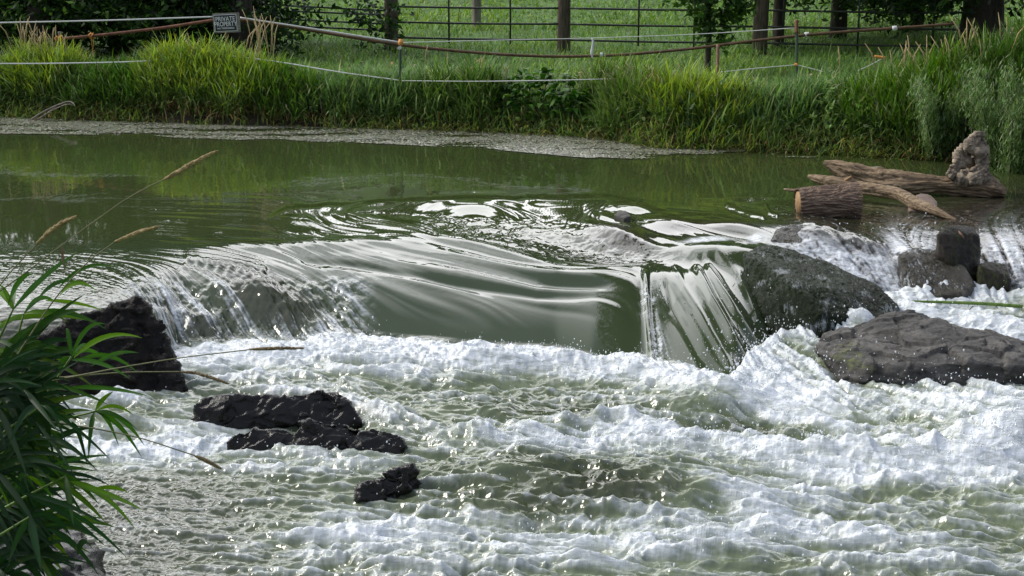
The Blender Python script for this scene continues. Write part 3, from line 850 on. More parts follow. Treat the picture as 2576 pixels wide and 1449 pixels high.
rock('boulder', 'large grey slab of rock with a yellow-green mossy corner below the weedy boulder', 'rock',
     [e_top + e_fr + e_u + foot([(2100, 900, 8.9), (2650, 900, 8.7), (2140, 975, 8.22), (2650, 985, 8.4)])], M_grey, 0.010, 0.014, 0.006, 4, 51, moss=e_moss, layers=0.012, carve=e_carve, smooth_it=0, fac=.030, cell=.22)

# wet rocks the right cascades run over
m1 = [(1938, 606, 10.35), (1955, 576, 10.5), (1995, 560, 10.6), (2080, 570, 10.6), (2180, 600, 10.55), (2258, 655, 10.35), (2262, 690, 10.15), (2180, 664, 10.2), (2080, 632, 10.3), (1985, 620, 10.3)]
rock('boulder', 'broad olive-brown rock with a film of water, sloping down from the sawn log', 'rock', [m1 + foot([m1[0], m1[6], m1[7], (2200, 620, 10.6)])], M_film, 0.011, 0.022, 0.010, 4, 65,
     moss=lambda co, no: 0.35 + 0 * co[:, 0], smooth_it=10, ridge=0.3)
m2 = [(2262, 640, 10.1), (2300, 622, 10.2), (2360, 632, 10.15), (2430, 672, 10.0), (2452, 716, 9.85), (2420, 742, 9.72), (2350, 744, 9.72), (2282, 716, 9.85)]
rock('boulder', 'brown wet rock in front of the upright black block with water spilling round both sides', 'rock', [m2 + foot(m2[:4] + m2[5:7])], M_film, 0.011, 0.018, 0.010, 5, 66,
     moss=lambda co, no: 0.15 + 0 * co[:, 0], smooth_it=8, ridge=0.3)

# upright block by the right cascade
f1 = [(2358, 590, 10.15), (2372, 568, 10.25), (2410, 566, 10.3), (2448, 572, 10.3), (2464, 590, 10.2), (2466, 640, 10.15), (2458, 700, 10.05), (2430, 690, 10.0), (2390, 660, 10.0), (2358, 640, 10.05)]
rock('block_of_rock', 'squarish black block of rock standing in the right cascade', 'rock', [f1 + foot([(2365, 640, 10.1), (2460, 700, 10.05), (2450, 600, 10.5), (2370, 600, 10.5)])],
     M_dark, 0.012, 0.014, 0.005, 5, 61, moss=lambda co, no: 0.5 + 0 * co[:, 0], smooth_it=4)
f2 = [(2462, 668, 10.0), (2480, 655, 10.1), (2530, 665, 10.1), (2545, 700, 9.95), (2540, 722, 9.9), (2460, 718, 9.9)]
rock('rock', 'low wet rock in the gap just right of the upright black block', 'rock', [f2 + foot(f2[:5])], M_dark, 0.012, 0.012, 0.005, 6, 63, moss=lambda co, no: 0.6 + 0 * co[:, 0])

# small stones
s1 = [(2284, 512, 11.75), (2292, 494, 11.85), (2316, 485, 11.9), (2342, 489, 11.85), (2358, 506, 11.75), (2358, 530, 11.6), (2320, 536, 11.6), (2286, 530, 11.6)]
rock('round_stone', 'smooth round brown stone beside the fallen branch', 'stone', [s1 + foot([s1[0], s1[4], s1[6]], -0.1)], M_brown, 0.008, 0.004, 0.001, 6, 71, smooth_it=10, ridge=0.1)
s2 = [(1545, 541, 11.25), (1556, 531, 11.3), (1574, 530, 11.3), (1586, 543, 11.2), (1570, 551, 11.15)]
rock('small_stone', 'small pale stone breaking the dark water behind the falls', 'stone', [s2 + foot(s2, -0.2)], M_grey, 0.006, 0.006, 0.003, 14, 73, moss=nomoss)
g1 = [(-260, 1290, 5.6), (60, 1285, 5.75), (140, 1322, 5.7), (225, 1362, 5.6), (248, 1400, 5.45), (262, 1470, 5.2), (200, 1520, 5.0), (-260, 1520, 4.9)]
rock('boulder', 'dark boulder in the bottom corner under the reed leaves', 'rock', [g1 + foot(g1)], M_black, 0.014, 0.03, 0.010, 5, 81, moss=nomoss, fac=.03, cell=.15)
g2 = [(-120, 1120, 6.9), (30, 1090, 7.1), (110, 1110, 7.05), (135, 1160, 6.85), (120, 1200, 6.7), (-120, 1200, 6.6)]
rock('rock', 'dark rock half hidden by the reeds beside the small left cascade', 'rock', [g2 + foot(g2)], M_dark, 0.014, 0.02, 0.008, 6, 83, moss=nomoss)

# ------------------------------------------------------------------ tubes and wood
def tube(pts, radii, ns=10, nl=None, disp=None, squash=None, caps=True):
    """tapered tube through pts; returns verts, faces list, and (length, angle) coordinates"""
    P = np.array([tuple(p) for p in pts], float); rr_ = np.array(radii, float)
    if nl:
        t = np.concatenate([[0], np.cumsum(np.linalg.norm(P[1:] - P[:-1], axis=1))])
        q = np.linspace(0, t[-1], nl)
        if len(P) > 2:
            Pn = np.stack([np.interp(q, t, P[:, k]) for k in range(3)], 1)
            w = max(1, nl // (len(P) * 2)); ker = np.ones(2 * w + 1) / (2 * w + 1)
            for k in range(3):
                e = np.concatenate([2 * Pn[0, k] - Pn[w:0:-1, k], Pn[:, k], 2 * Pn[-1, k] - Pn[-2:-w - 2:-1, k]])
                Pn[:, k] = np.convolve(e, ker, 'valid')
            P2 = Pn
        else:
            P2 = np.stack([np.interp(q, t, P[:, k]) for k in range(3)], 1)
        rr_ = np.interp(q, t, rr_); P = P2
    n = len(P)
    T = np.gradient(P, axis=0); T /= np.linalg.norm(T, axis=1)[:, None] + 1e-12
    up = np.array([0, 0, 1.0])
    if abs(T[:, 2]).mean() > 0.8: up = np.array([0, -1.0, 0])
    S = np.cross(T, up); S /= np.linalg.norm(S, axis=1)[:, None] + 1e-12
    U = np.cross(S, T)
    an = np.linspace(0, 2 * math.pi, ns, endpoint=False)
    ca, sa = np.cos(an), np.sin(an)
    rad = np.repeat(rr_[:, None], ns, 1)
    L = np.concatenate([[0], np.cumsum(np.linalg.norm(P[1:] - P[:-1], axis=1))])
    if disp is not None: rad = rad + disp(np.repeat(L[:, None], ns, 1), np.repeat(an[None], n, 0), rad)
    sq = squash or (1, 1)
    V_ = P[:, None, :] + (S[:, None, :] * ca[None, :, None] * sq[0] + U[:, None, :] * sa[None, :, None] * sq[1]) * rad[..., None]
    V_ = V_.reshape(-1, 3)
    i = np.arange(n - 1)[:, None] * ns + np.arange(ns)[None]
    j = np.arange(n - 1)[:, None] * ns + (np.arange(ns)[None] + 1) % ns
    Q = np.stack([i, j, j + ns, i + ns], -1).reshape(-1, 4)
    fs = [Q]
    if caps:
        c0, c1 = len(V_), len(V_) + 1
        V_ = np.vstack([V_, P[0], P[-1]])
        k = np.arange(ns)
        fs.append(np.vstack([np.stack([np.full(ns, c0), (k + 1) % ns, k], 1), np.stack([np.full(ns, c1), (n - 1) * ns + k, (n - 1) * ns + (k + 1) % ns], 1)]))
    return V_, fs

def join(parts):
    Vs, F3, F4, off = [], [], [], 0
    for v, fs in parts:
        Vs.append(v)
        for f in fs:
            (F3 if f.shape[1] == 3 else F4).append(f + off)
        off += len(v)
    out = []
    if F4: out.append(np.vstack(F4))
    if F3: out.append(np.vstack(F3))
    return np.vstack(Vs), out

def obj_at(name, V_, fs, mat, label=None, cat=None, group=None, **k):
    V_ = np.asarray(V_, float); loc = V_.mean(0); loc[2] = V_[:, 2].min()
    o = mesh_np(name, V_ - loc, fs, mat, **k); o.location = loc
    return tag(o, label, cat, group)

M_wood = simple_mat('weathered_driftwood', (0.05, 0.028, 0.014), (0.40, 0.29, 0.18), 9, 0.75, 0.8, stretch=(0.7, 5, 6), detail=10, bdist=0.012)
M_woodgrey = simple_mat('grey_driftwood', (0.09, 0.08, 0.068), (0.34, 0.30, 0.25), 9, 0.8, 0.8, stretch=(0.9, 5, 6), detail=10, bdist=0.012)
M_bark = simple_mat('rugged_bark', (0.05, 0.028, 0.018), (0.36, 0.25, 0.18), 10, 0.6, 1.0, stretch=(0.8, 4, 4), detail=10, bdist=0.02)
M_cut = simple_mat('sawn_wood_end', (0.22, 0.12, 0.05), (0.42, 0.27, 0.13), 14, 0.7, 0.3)
M_root = simple_mat('knotted_root_wood', (0.02, 0.012, 0.008), (0.50, 0.41, 0.30), 9, 0.8, 1.0, detail=10, bdist=0.02)

def grain(seed, amp, la=3.0, lt=3.0):
    def f(L, A, r):
        p = np.stack([L.ravel() * la, np.cos(A).ravel() * lt * .5, np.sin(A).ravel() * lt * .5], 1)
        g = fbm3(p, 1.0, 2, seed) * amp * 1.2 + amp * 0.9 * fbm3(p * (1.0, 4.5, 4.5), 1.0, 4, seed + 3, 0.62, ridged=True)
        return g.reshape(L.shape) * np.clip(r / 0.05, 0.3, 1.5)
    return f

def PY(seq): return [at_y(*s) for s in seq]
u_ = 12.5 / F
log = thing('driftwood_log', 'long weathered driftwood trunk with a hollow root end lying across the shallows', 'driftwood', loc=tuple(at_y(2300, 490, 12.45)))
v, f = tube(PY([(2072, 408, 12.75), (2100, 418, 12.72), (2140, 438, 12.68), (2200, 455, 12.6), (2270, 466, 12.5), (2350, 462, 12.45), (2430, 466, 12.42), (2490, 472, 12.4), (2528, 486, 12.38)]),
            [3 * u_, 11 * u_, 22 * u_, 25 * u_, 22 * u_, 15 * u_, 17 * u_, 22 * u_, 8 * u_], 72, 340, grain(5, 0.034))
part('trunk', v, f, M_wood, log)
v, f = tube(PY([(2190, 452, 12.6), (2195, 440, 12.6), (2170, 430, 12.65), (2215, 428, 12.62), (2240, 445, 12.6)]), [13 * u_, 13 * u_, 7 * u_, 9 * u_, 6 * u_], 20, 50, grain(6, 0.010))
part('broken_limb', v, f, M_woodgrey, log)
r_hulls = [[(2382, 438, 12.35), (2398, 420, 12.4), (2412, 415, 12.45), (2415, 448, 12.4), (2395, 447, 12.35)],
           [(2400, 425, 12.4), (2405, 385, 12.45), (2430, 360, 12.5), (2440, 395, 12.5), (2425, 425, 12.45)],
           [(2425, 385, 12.42), (2432, 356, 12.45), (2455, 336, 12.5), (2470, 334, 12.52), (2475, 350, 12.5), (2468, 375, 12.5), (2440, 385, 12.45)],
           [(2455, 372, 12.45), (2478, 352, 12.52), (2484, 400, 12.5), (2480, 440, 12.45), (2458, 430, 12.42)],
           [(2440, 430, 12.32), (2455, 415, 12.35), (2485, 420, 12.4), (2490, 460, 12.35), (2440, 462, 12.3)],
           [(2410, 440, 12.35), (2440, 425, 12.4), (2445, 465, 12.35), (2400, 462, 12.35)],
           [(2425, 400, 12.56), (2470, 380, 12.6), (2480, 450, 12.56), (2420, 450, 12.56)]]
def root_carve(co):
    w = co + np.array(tuple(log.location))
    pu, pv = project(w[:, 0], w[:, 1], w[:, 2])
    d = np.zeros(len(co))
    for a, b_, ra, rb, s in ((2432, 398, 11, 16, .07), (2446, 425, 8, 12, .05), (2415, 428, 7, 6, .03), (2452, 372, 7, 6, .03), (2467, 408, 6, 8, .025), (2425, 440, 6, 5, .025)):
        d -= s * np.exp(-(((pu - a) / ra) ** 2 + ((pv - b_) / rb) ** 2))
    return d * (w[:, 1] < 12.47)
rr_ = rock('root_crown', None, None, [[tuple(at_y(*p) - log.location) + (1,) for p in h] for h in r_hulls], M_root, 0.006, 0.034, 0.018, 9, 91, carve=root_carve, parent=log, smooth_it=3, ridge=1.0)
br = thing('fallen_branch', 'pale split branch lying in front of the driftwood trunk with its tip in the water', 'branch', loc=tuple(at_y(2220, 500, 11.9)))
v, f = tube(PY([(2033, 443, 12.35), (2052, 449, 12.3), (2090, 461, 12.2), (2150, 470, 12.1), (2225, 482, 11.95), (2262, 488, 11.85), (2300, 510, 11.65), (2345, 528, 11.45), (2405, 555, 11.3)]),
            [3 * u_, 8 * u_, 13 * u_, 11 * u_, 12 * u_, 12 * u_, 11 * u_, 9 * u_, 3 * u_], 48, 300, grain(7, 0.022))
part('limb', v, f, M_wood, br)
v, f = tube(PY([(2118, 460, 12.15), (2130, 452, 12.12), (2142, 444, 12.1)]), [5 * u_, 4 * u_, 2.5 * u_], 10, 10, grain(8, 0.003))
part('twig', v, f, M_cut, br)
twg = tube(PY([(1972, 476, 11.9), (2000, 480, 11.85), (2040, 478, 11.8)]), [2 * u_, 4 * u_, 3 * u_], 10, 14, grain(9, 0.003))
obj_at('driftwood_stick', *twg, M_wood, 'thin stick poking out behind the sawn log', 'stick')

lg = thing('bark_log', 'short sawn log with deeply furrowed bark resting on the lip of the shelf', 'log', loc=tuple(at_y(2080, 545, 11.4)))
A = at_y(2006, 512, 11.43); B = at_y(2158, 505, 11.45)
def barkd(L, A_, r):
    p = np.stack([L.ravel() * 5, np.cos(A_).ravel() * 1.6, np.sin(A_).ravel() * 1.6], 1)
    w = fbm3(p, 0.8, 2, 61)
    p2 = np.stack([L.ravel() * 7 + w * 1.5, np.cos(A_).ravel() * 6 + w, np.sin(A_).ravel() * 6 + w], 1)
    return (0.026 * fbm3(p2, 1.0, 4, 62, 0.6, ridged=True) + 0.012 * w).reshape(L.shape)
v, f = tube([A, B], [34 * 11.3 / F, 41 * 11.5 / F], 260, 150, barkd, caps=False)
part('bark', v, f, M_bark, lg)
ax_ = (B - A).normalized()
for P0, r0, s in ((A, 31 * 11.3 / F, 1), (B, 38 * 11.5 / F, -1)):
    v, f = tube([P0 + ax_ * 0.004 * s, P0 + ax_ * 0.05 * s], [r0, r0], 48, 3)
    part('cut_end', v, f, M_cut, lg)

# thorny cane over the foam and its tendril
M_cane = simple_mat('green_cane', (0.05, 0.11, 0.012), (0.16, 0.25, 0.04), 30, 0.45, 0.2)
M_twig = simple_mat('brown_twig', (0.05, 0.03, 0.02), (0.16, 0.10, 0.06), 30, 0.7, 0.2)
cn = thing('bramble_cane', 'green thorny cane stretched across the white foam at the right edge', 'cane', loc=tuple(at_y(2420, 765, 9.5)))
cp = [(2262, 757, 9.62), (2330, 759, 9.58), (2400, 761, 9.55), (2480, 764, 9.5), (2572, 771, 9.45)]
v, f = tube(PY(cp), [0.006, 0.009, 0.011, 0.012, 0.013], 10, 40)
part('stem', v, f, M_cane, cn)
for k in range(26):
    q = k / 25; x = 2275 + q * 290; y0 = np.interp(x, [c[0] for c in cp], [c[1] for c in cp]); yd = np.interp(x, [c[0] for c in cp], [c[2] for c in cp])
    s = 1 if k % 2 else -1
    b0 = at_y(x, y0, yd); part('thorn', *tube([b0, b0 + Vector((-0.006, -0.006 * (k % 3), 0.022 * s))], [0.004, 0.0006], 5), M_cane, cn)
v, f = tube(PY([(2448, 770, 9.5), (2428, 790, 9.48), (2422, 810, 9.42), (2430, 835, 9.36), (2448, 852, 9.3)]), [0.003] * 5, 6, 24)
part('tendril', v, f, M_twig, cn)
# dead leaf on the block
M_dead = simple_mat('dead_leaf', (0.18, 0.09, 0.05), (0.36, 0.22, 0.14), 40, 0.7, 0.2)
lf = []
c = at_y(2420, 592, 10.02)
lv = []; n_ = 9
for k in range(n_):
    s = k / (n_ - 1); w = 0.013 * math.sin(math.pi * min(1, s * 1.05 + .02)) ** 0.8
    p = at_y(2412 + 14 * s, 580 + 22 * s, 10.06 - 0.04 * math.sin(s * 3))
    lv += [p + Vector((-w, 0.004, 0.3 * w)), p + Vector((0, -0.006, 0)), p + Vector((w, 0.004, -0.3 * w))]
fa = [(3 * k + j, 3 * k + j + 1, 3 * k + j + 4, 3 * k + j + 3) for k in range(n_ - 1) for j in (0, 1)]
obj_at('dead_leaf', [tuple(x) for x in lv], [np.array(fa)], M_dead, 'curled brown dead leaf stuck on the upright black block', 'leaf')
# stump and sticks at the far bank
st = rock('stump', 'small grey broken stump standing at the water edge of the far bank', 'stump',
          [[(1640, 372, 16.0), (1636, 366, 16.1), (1645, 340, 16.1), (1652, 331, 16.1), (1658, 336, 16.1), (1660, 365, 16.0), (1668, 372, 15.9)], [(1628, 374, 15.9), (1645, 362, 16.0), (1672, 374, 15.9), (1650, 378, 15.8)]],
          M_woodgrey, 0.012, 0.012, 0.004, 9, 95, smooth_it=1)
dp = [tube(PY([(80, 300, 17.9), (105, 283, 17.8), (140, 266, 17.75), (172, 254, 17.7), (186, 258, 17.65), (189, 268, 17.6)]), [0.014, 0.012, 0.010, 0.009, 0.007, 0.003], 7, 40, grain(3, 0.002)),
      tube(PY([(95, 300, 17.8), (130, 278, 17.75), (165, 262, 17.7), (182, 262, 17.6)]), [0.010, 0.008, 0.006, 0.003], 7, 30),
      tube(PY([(120, 283, 17.8), (150, 262, 17.8), (160, 258, 17.8)]), [0.007, 0.005, 0.002], 6, 20)]
v, f = join(dp)
obj_at('dead_branch', v, f, M_woodgrey, 'bare arched dead branch dipping into the water at the left bank', 'branch')
# ------------------------------------------------------------------ vegetation
def leaf_mat(name, rough=0.5, trans=0.35, spec=0.35, mottle=False):
    m, nt, b = new_mat(name)
    a = attr(nt, 'tint')
    cc_ = a.outputs['Color']
    if mottle:
        g = N(nt, 'ShaderNodeNewGeometry'); q = N(nt, 'ShaderNodeTexNoise', Scale=45.0, Detail=6, Roughness=0.7); nt.links.new(g.outputs['Position'], q.inputs['Vector'])
        cc_ = mixc(nt, ramp(nt, q.outputs['Fac'], [(0.60, (0, 0, 0)), (0.68, (1, 1, 1))]), cc_, (0.14, 0.13, 0.035))
    nt.links.new(cc_, b.inputs['Base Color'])
    b.inputs['Roughness'].default_value = rough
    b.inputs['Specular IOR Level'].default_value = spec
    tr = N(nt, 'ShaderNodeBsdfTranslucent')
    hs = N(nt, 'ShaderNodeHueSaturation', Saturation=1.1, Value=1.25); nt.links.new(a.outputs['Color'], hs.inputs['Color'])
    nt.links.new(hs.outputs['Color'], tr.inputs['Color'])
    ms = N(nt, 'ShaderNodeMixShader'); ms.inputs['Fac'].default_value = trans
    nt.links.new(b.outputs['BSDF'], ms.inputs[1]); nt.links.new(tr.outputs['BSDF'], ms.inputs[2])
    nt.links.new(ms.outputs['Shader'], nt.nodes['Material Output'].inputs['Surface'])
    return m
M_leaf = leaf_mat('grass_and_leaf')

def blades(base, h, w, az, out, droop, c0, c1, seg=3):
    """curved tapering blades. base (n,3); h length; out: horizontal reach as a share of h; droop: how far the tip falls back"""
    n = len(base)
    dx, dy = np.cos(az), np.sin(az)
    sx, sy = -dy, dx
    Vs, Cs = [], []
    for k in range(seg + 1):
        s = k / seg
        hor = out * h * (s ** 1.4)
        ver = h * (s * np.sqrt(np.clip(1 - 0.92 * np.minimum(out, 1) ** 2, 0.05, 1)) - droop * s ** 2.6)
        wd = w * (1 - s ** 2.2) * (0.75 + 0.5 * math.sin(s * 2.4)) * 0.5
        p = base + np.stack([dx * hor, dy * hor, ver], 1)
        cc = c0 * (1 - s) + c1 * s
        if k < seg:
            Vs += [p + np.stack([sx * wd, sy * wd, 0 * wd], 1), p - np.stack([sx * wd, sy * wd, 0 * wd], 1)]
            Cs += [cc, cc]
        else:
            Vs.append(p); Cs.append(cc)
    m_ = len(Vs)
    V_ = np.stack(Vs, 1).reshape(-1, 3); C_ = np.stack(Cs, 1).reshape(-1, 3)
    o = np.arange(n)[:, None] * m_
    Q = []
    for k in range(seg - 1):
        Q.append(o + np.array([2 * k, 2 * k + 1, 2 * k + 3, 2 * k + 2]))
    T = o + np.array([2 * seg - 2, 2 * seg - 1, 2 * seg])
    return V_, [np.vstack(Q), T], C_

def merge(parts):
    Vs, Cs, F3, F4, off = [], [], [], [], 0
    for v, fs, c in parts:
        Vs.append(v); Cs.append(c)
        for f in fs: (F3 if f.shape[1] == 3 else F4).append(f + off)
        off += len(v)
    out = []
    if F4: out.append(np.vstack(F4))
    if F3: out.append(np.vstack(F3))
    return np.vstack(Vs), out, np.vstack(Cs)

def pick(n, pal, wts, jit=0.22):
    pal = np.array(pal, float); idx = rng.choice(len(pal), n, p=np.array(wts) / sum(wts))
    c = pal[idx] * (1 + jit * rng.standard_normal((n, 1))) * (1 + 0.08 * rng.standard_normal((n, 3)))
    return np.clip(c, 0.004, 0.7)

YG = (0.36, 0.48, 0.065); MG = (0.20, 0.33, 0.065); DG = (0.09, 0.18, 0.04); BG = (0.20, 0.33, 0.13); TAN = (0.50, 0.38, 0.20); BR = (0.22, 0.125, 0.06); PALE = (0.40, 0.48, 0.24)

def pu_to_x(pu, y): return (pu - 1288) / F * (y * 1.008 + 0.3)

def scatter(n, pu0, pu1, d0, d1, power=1.0):
    """points on the bank: pu range across, d = metres behind the water line"""
    pu = rng.uniform(pu0, pu1, n); d = d0 + (d1 - d0) * rng.random(n) ** power
    y = 16.5 + 0 * d
    for _ in range(4):
        x = pu_to_x(pu, y); y = shore_y(x) + d
    return x, y, d, pu

def clumpf(x, y, s=1.2, seed=7): return noise2(x * s, y * s, seed)

# --- low grass of the bank
def bank_grass():
    ps = []
    n = 26000
    x, y, d, pu = scatter(n, -350, 2300, -0.05, 2.6, 1.3)
    kp = ~((pu > 390) & (pu < 830) & (d < 0.34) & (rng.random(n) < .85)); x, y, d, pu = x[kp], y[kp], d[kp], pu[kp]; n = len(x)
    cl = clumpf(x, y, 1.4)
    h = (0.26 + 0.13 * cl + 0.08 * rng.standard_normal(n)).clip(0.1, 0.6) * np.interp(pu, [-350, 0, 700, 1300, 1560, 2000, 2300], [1, 1, 1.1, .9, 1.15, 1.05, 1.3])
    z = ground_z(x, y)
    br = np.clip(0.5 + 0.9 * clumpf(x, y, 0.7, 31) + np.interp(pu, [0, 700, 900, 1400, 1550, 1800, 2050], [.3, .2, -.45, -.45, .35, .3, -.1]), 0, 1)[:, None]
    c1 = pick(n, [BG, MG, PALE, TAN], [5, 4, 2, .7]) * (1 - br) + pick(n, [YG, MG, PALE, TAN], [5, 4, 1.2, .8]) * br
    c0 = pick(n, [DG, MG, TAN, BR], [3, 4, .8, .8])
    ps.append(blades(np.stack([x, y, z - 0.02], 1), h, rng.uniform(0.007, 0.014, n), rng.uniform(0, 6.28, n), rng.uniform(0.2, 0.9, n), rng.uniform(0, 0.5, n), c0, c1))
    # hanging over the water
    n = 7000
    x, y, d, pu = scatter(n, -350, 2400, -0.12, 0.25)
    kp = ~((pu > 390) & (pu < 830) & (rng.random(n) < .75)); x, y, d, pu = x[kp], y[kp], d[kp], pu[kp]; n = len(x)
    h = rng.uniform(0.12, 0.36, n)
    z = np.maximum(ground_z(x, y), -0.02)
    az = rng.normal(-1.57, 0.9, n)
    ps.append(blades(np.stack([x, y, z], 1), h, rng.uniform(0.007, 0.014, n), az, rng.uniform(0.5, 1.1, n), rng.uniform(0.1, 0.7, n), pick(n, [DG, BR, TAN], [3, 2, .8]), pick(n, [MG, BG, YG, TAN, BR], [4, 3, 2, 1, .8])))
    v, f, c = merge(ps)
    o = mesh_np('bank_grass', v, f, M_leaf, attrs={'tint': c})
    tag(o, 'short mixed grass covering the slope of the far bank', 'grass', kind='stuff')

def meadow():
    n = 42000
    y = 17.2 + 9.5 * rng.random(n) ** 1.1
    x = pu_to_x(rng.uniform(-350, 2926, n), y)
    keep = y > shore_y(x) + 1.4; x, y = x[keep], y[keep]; n = len(x)
    cl = clumpf(x, y, 0.9, 17)
    h = (0.20 + 0.10 * cl + 0.05 * rng.standard_normal(n)).clip(0.07, 0.5)
    br = smooth(-0.3, 0.5, clumpf(x, y, 0.5, 41) + 0.15 * rng.standard_normal(n))[:, None]
    c1 = pick(n, [BG, MG, DG], [4, 4, 1]) * (1 - br) + pick(n, [MG, YG, PALE], [5, 3, .6]) * br
    v, f, c = blades(np.stack([x, y, ground_z(x, y) - 0.02], 1), h, rng.uniform(0.010, 0.02, n), rng.uniform(0, 6.28, n), rng.uniform(0.2, 0.95, n), rng.uniform(0, 0.5, n), pick(n, [DG, MG], [3, 2]), c1)
    o = mesh_np('meadow_grass', v, f, M_leaf, attrs={'tint': c}); tag(o, 'uneven uncut grass between the river bank and the paddock fence', 'grass', kind='stuff')
    n = 60000
    y = 26.2 + 26 * rng.random(n) ** 1.2
    x = pu_to_x(rng.uniform(-300, 2876, n), y)
    h = (0.15 + 0.08 * clumpf(x, y, 0.6, 19) + 0.03 * rng.standard_normal(n)).clip(0.05, 0.4)
    br = smooth(-0.2, 0.5, clumpf(x, y, 0.35, 43) + 0.15 * rng.standard_normal(n))[:, None]
    c1 = pick(n, [MG, BG], [4, 1]) * (1 - br) + pick(n, [YG, MG], [4, 3]) * br
    v, f, c = blades(np.stack([x, y, ground_z(x, y) - 0.02], 1), h, rng.uniform(0.02, 0.045, n), rng.uniform(0, 6.28, n), rng.uniform(0.2, 0.95, n), rng.uniform(0, 0.5, n), pick(n, [MG, DG], [3, 1.5]), c1 * 0.92)
    o = mesh_np('paddock_grass', v, f, M_leaf, attrs={'tint': c}); tag(o, 'bright grazed grass of the paddock beyond the fence', 'grass', kind='stuff')

def leafy(n, cx, cy, rx, ry, hh, L=(0.18, 0.34), w=(0.010, 0.020), top=YG, mid=MG, low=DG, tan=0.35, shape=1.0):
    """a stand of leafy reeds: leaves start all the way up the stems, stems stand at the foot"""
    a = rng.uniform(0, 6.28, n); r = np.sqrt(rng.random(n))
    ox, oy = np.cos(a) * r, np.sin(a) * r
    x, y = cx + ox * rx, cy + oy * ry
    zg = np.maximum(ground_z(x, y), -0.02)
    Hl = hh * (1 - 0.45 * r ** 2 * shape) * (1 + 0.16 * clumpf(x, y, 5, 23) + 0.08 * rng.standard_normal(n))
    fr = rng.random(n) ** 0.75
    z = zg + Hl * fr * 0.82
    az = np.arctan2(oy * 0.7 - 0.35, ox) + rng.normal(0, 1.1, n)
    ln_ = rng.uniform(*L, n) * (0.7 + 0.5 * fr)
    out = rng.uniform(0.35, 1.15, n) * (1.15 - 0.35 * fr); droop = rng.uniform(-0.05, 0.6, n) * (1.3 - fr)
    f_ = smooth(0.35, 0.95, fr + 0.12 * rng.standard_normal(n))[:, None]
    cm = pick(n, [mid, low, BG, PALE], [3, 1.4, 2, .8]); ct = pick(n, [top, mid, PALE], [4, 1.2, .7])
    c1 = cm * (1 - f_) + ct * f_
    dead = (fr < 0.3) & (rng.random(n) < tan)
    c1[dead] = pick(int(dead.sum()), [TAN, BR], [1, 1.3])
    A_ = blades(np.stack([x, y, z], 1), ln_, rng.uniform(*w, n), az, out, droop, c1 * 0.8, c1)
    # stems
    ns = n // 5
    a = rng.uniform(0, 6.28, ns); r = np.sqrt(rng.random(ns)) * 0.97
    x, y = cx + np.cos(a) * r * rx, cy + np.sin(a) * r * ry
    zg = np.maximum(ground_z(x, y), -0.03)
    c0 = pick(ns, [TAN, BR, DG], [1.5 * tan + .1, 2.0 * tan + .1, 1.4]); c1 = pick(ns, [mid, top], [2, 1])
    B_ = blades(np.stack([x, y, zg], 1), hh * (1 - 0.35 * r ** 2) * rng.uniform(0.5, 0.95, ns), np.full(ns, 0.008), rng.normal(-1.57, 1.6, ns), rng.uniform(0.05, 0.4, ns), np.zeros(ns), c0, c1)
    return [A_, B_]

def stand(name, label, specs, group=None, kind='thing', cat='reeds', **k):
    ps = []
    for (pu, d, rx, ry, hh, n) in specs:
        y = 16.5
        for _ in range(5):
            x = float(pu_to_x(pu, y)); y = float(shore_y(x)) + d
        ps += leafy(n, x, y, rx, ry, hh, **k)
    v, f, c = merge(ps)
    loc = v.mean(0); loc[2] = v[:, 2].min()
    o = mesh_np(name, v - loc, f, M_leaf, attrs={'tint': c}); o.location = loc
    tag(o, label, cat, group)
    return o

bank_grass(); meadow()
G_ = 'clumps of reed grass on the far bank'
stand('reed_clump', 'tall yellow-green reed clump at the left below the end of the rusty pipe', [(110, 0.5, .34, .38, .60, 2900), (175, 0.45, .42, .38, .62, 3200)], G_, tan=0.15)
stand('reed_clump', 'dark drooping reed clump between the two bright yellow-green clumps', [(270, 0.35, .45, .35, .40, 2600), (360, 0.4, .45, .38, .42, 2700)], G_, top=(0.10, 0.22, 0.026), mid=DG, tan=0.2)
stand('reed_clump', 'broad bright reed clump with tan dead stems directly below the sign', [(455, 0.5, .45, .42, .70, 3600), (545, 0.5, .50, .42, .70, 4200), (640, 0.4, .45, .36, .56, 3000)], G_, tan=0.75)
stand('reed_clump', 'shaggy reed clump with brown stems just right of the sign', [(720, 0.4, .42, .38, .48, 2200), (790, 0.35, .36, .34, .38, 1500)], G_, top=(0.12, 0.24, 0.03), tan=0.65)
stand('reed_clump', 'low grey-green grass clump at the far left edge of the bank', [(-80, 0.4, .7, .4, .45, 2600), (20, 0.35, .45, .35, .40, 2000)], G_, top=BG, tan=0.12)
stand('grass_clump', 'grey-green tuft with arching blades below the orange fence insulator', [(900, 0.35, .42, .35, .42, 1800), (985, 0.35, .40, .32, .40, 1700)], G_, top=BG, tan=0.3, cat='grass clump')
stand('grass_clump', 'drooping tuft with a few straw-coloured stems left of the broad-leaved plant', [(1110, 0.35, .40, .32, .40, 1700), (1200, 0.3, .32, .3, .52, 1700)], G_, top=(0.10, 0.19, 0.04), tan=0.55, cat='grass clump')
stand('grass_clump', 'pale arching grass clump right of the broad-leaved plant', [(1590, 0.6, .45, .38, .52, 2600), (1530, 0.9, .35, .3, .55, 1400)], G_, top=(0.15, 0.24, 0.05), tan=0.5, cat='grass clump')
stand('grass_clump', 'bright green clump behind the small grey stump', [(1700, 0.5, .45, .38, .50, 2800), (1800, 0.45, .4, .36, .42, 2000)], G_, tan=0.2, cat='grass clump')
stand('grass_clump', 'flattened blue-green grass clump in the dip before the right bank', [(1930, 0.5, .5, .4, .34, 2200), (2040, 0.8, .5, .4, .40, 2200)], G_, top=BG, tan=0.15, cat='grass clump')
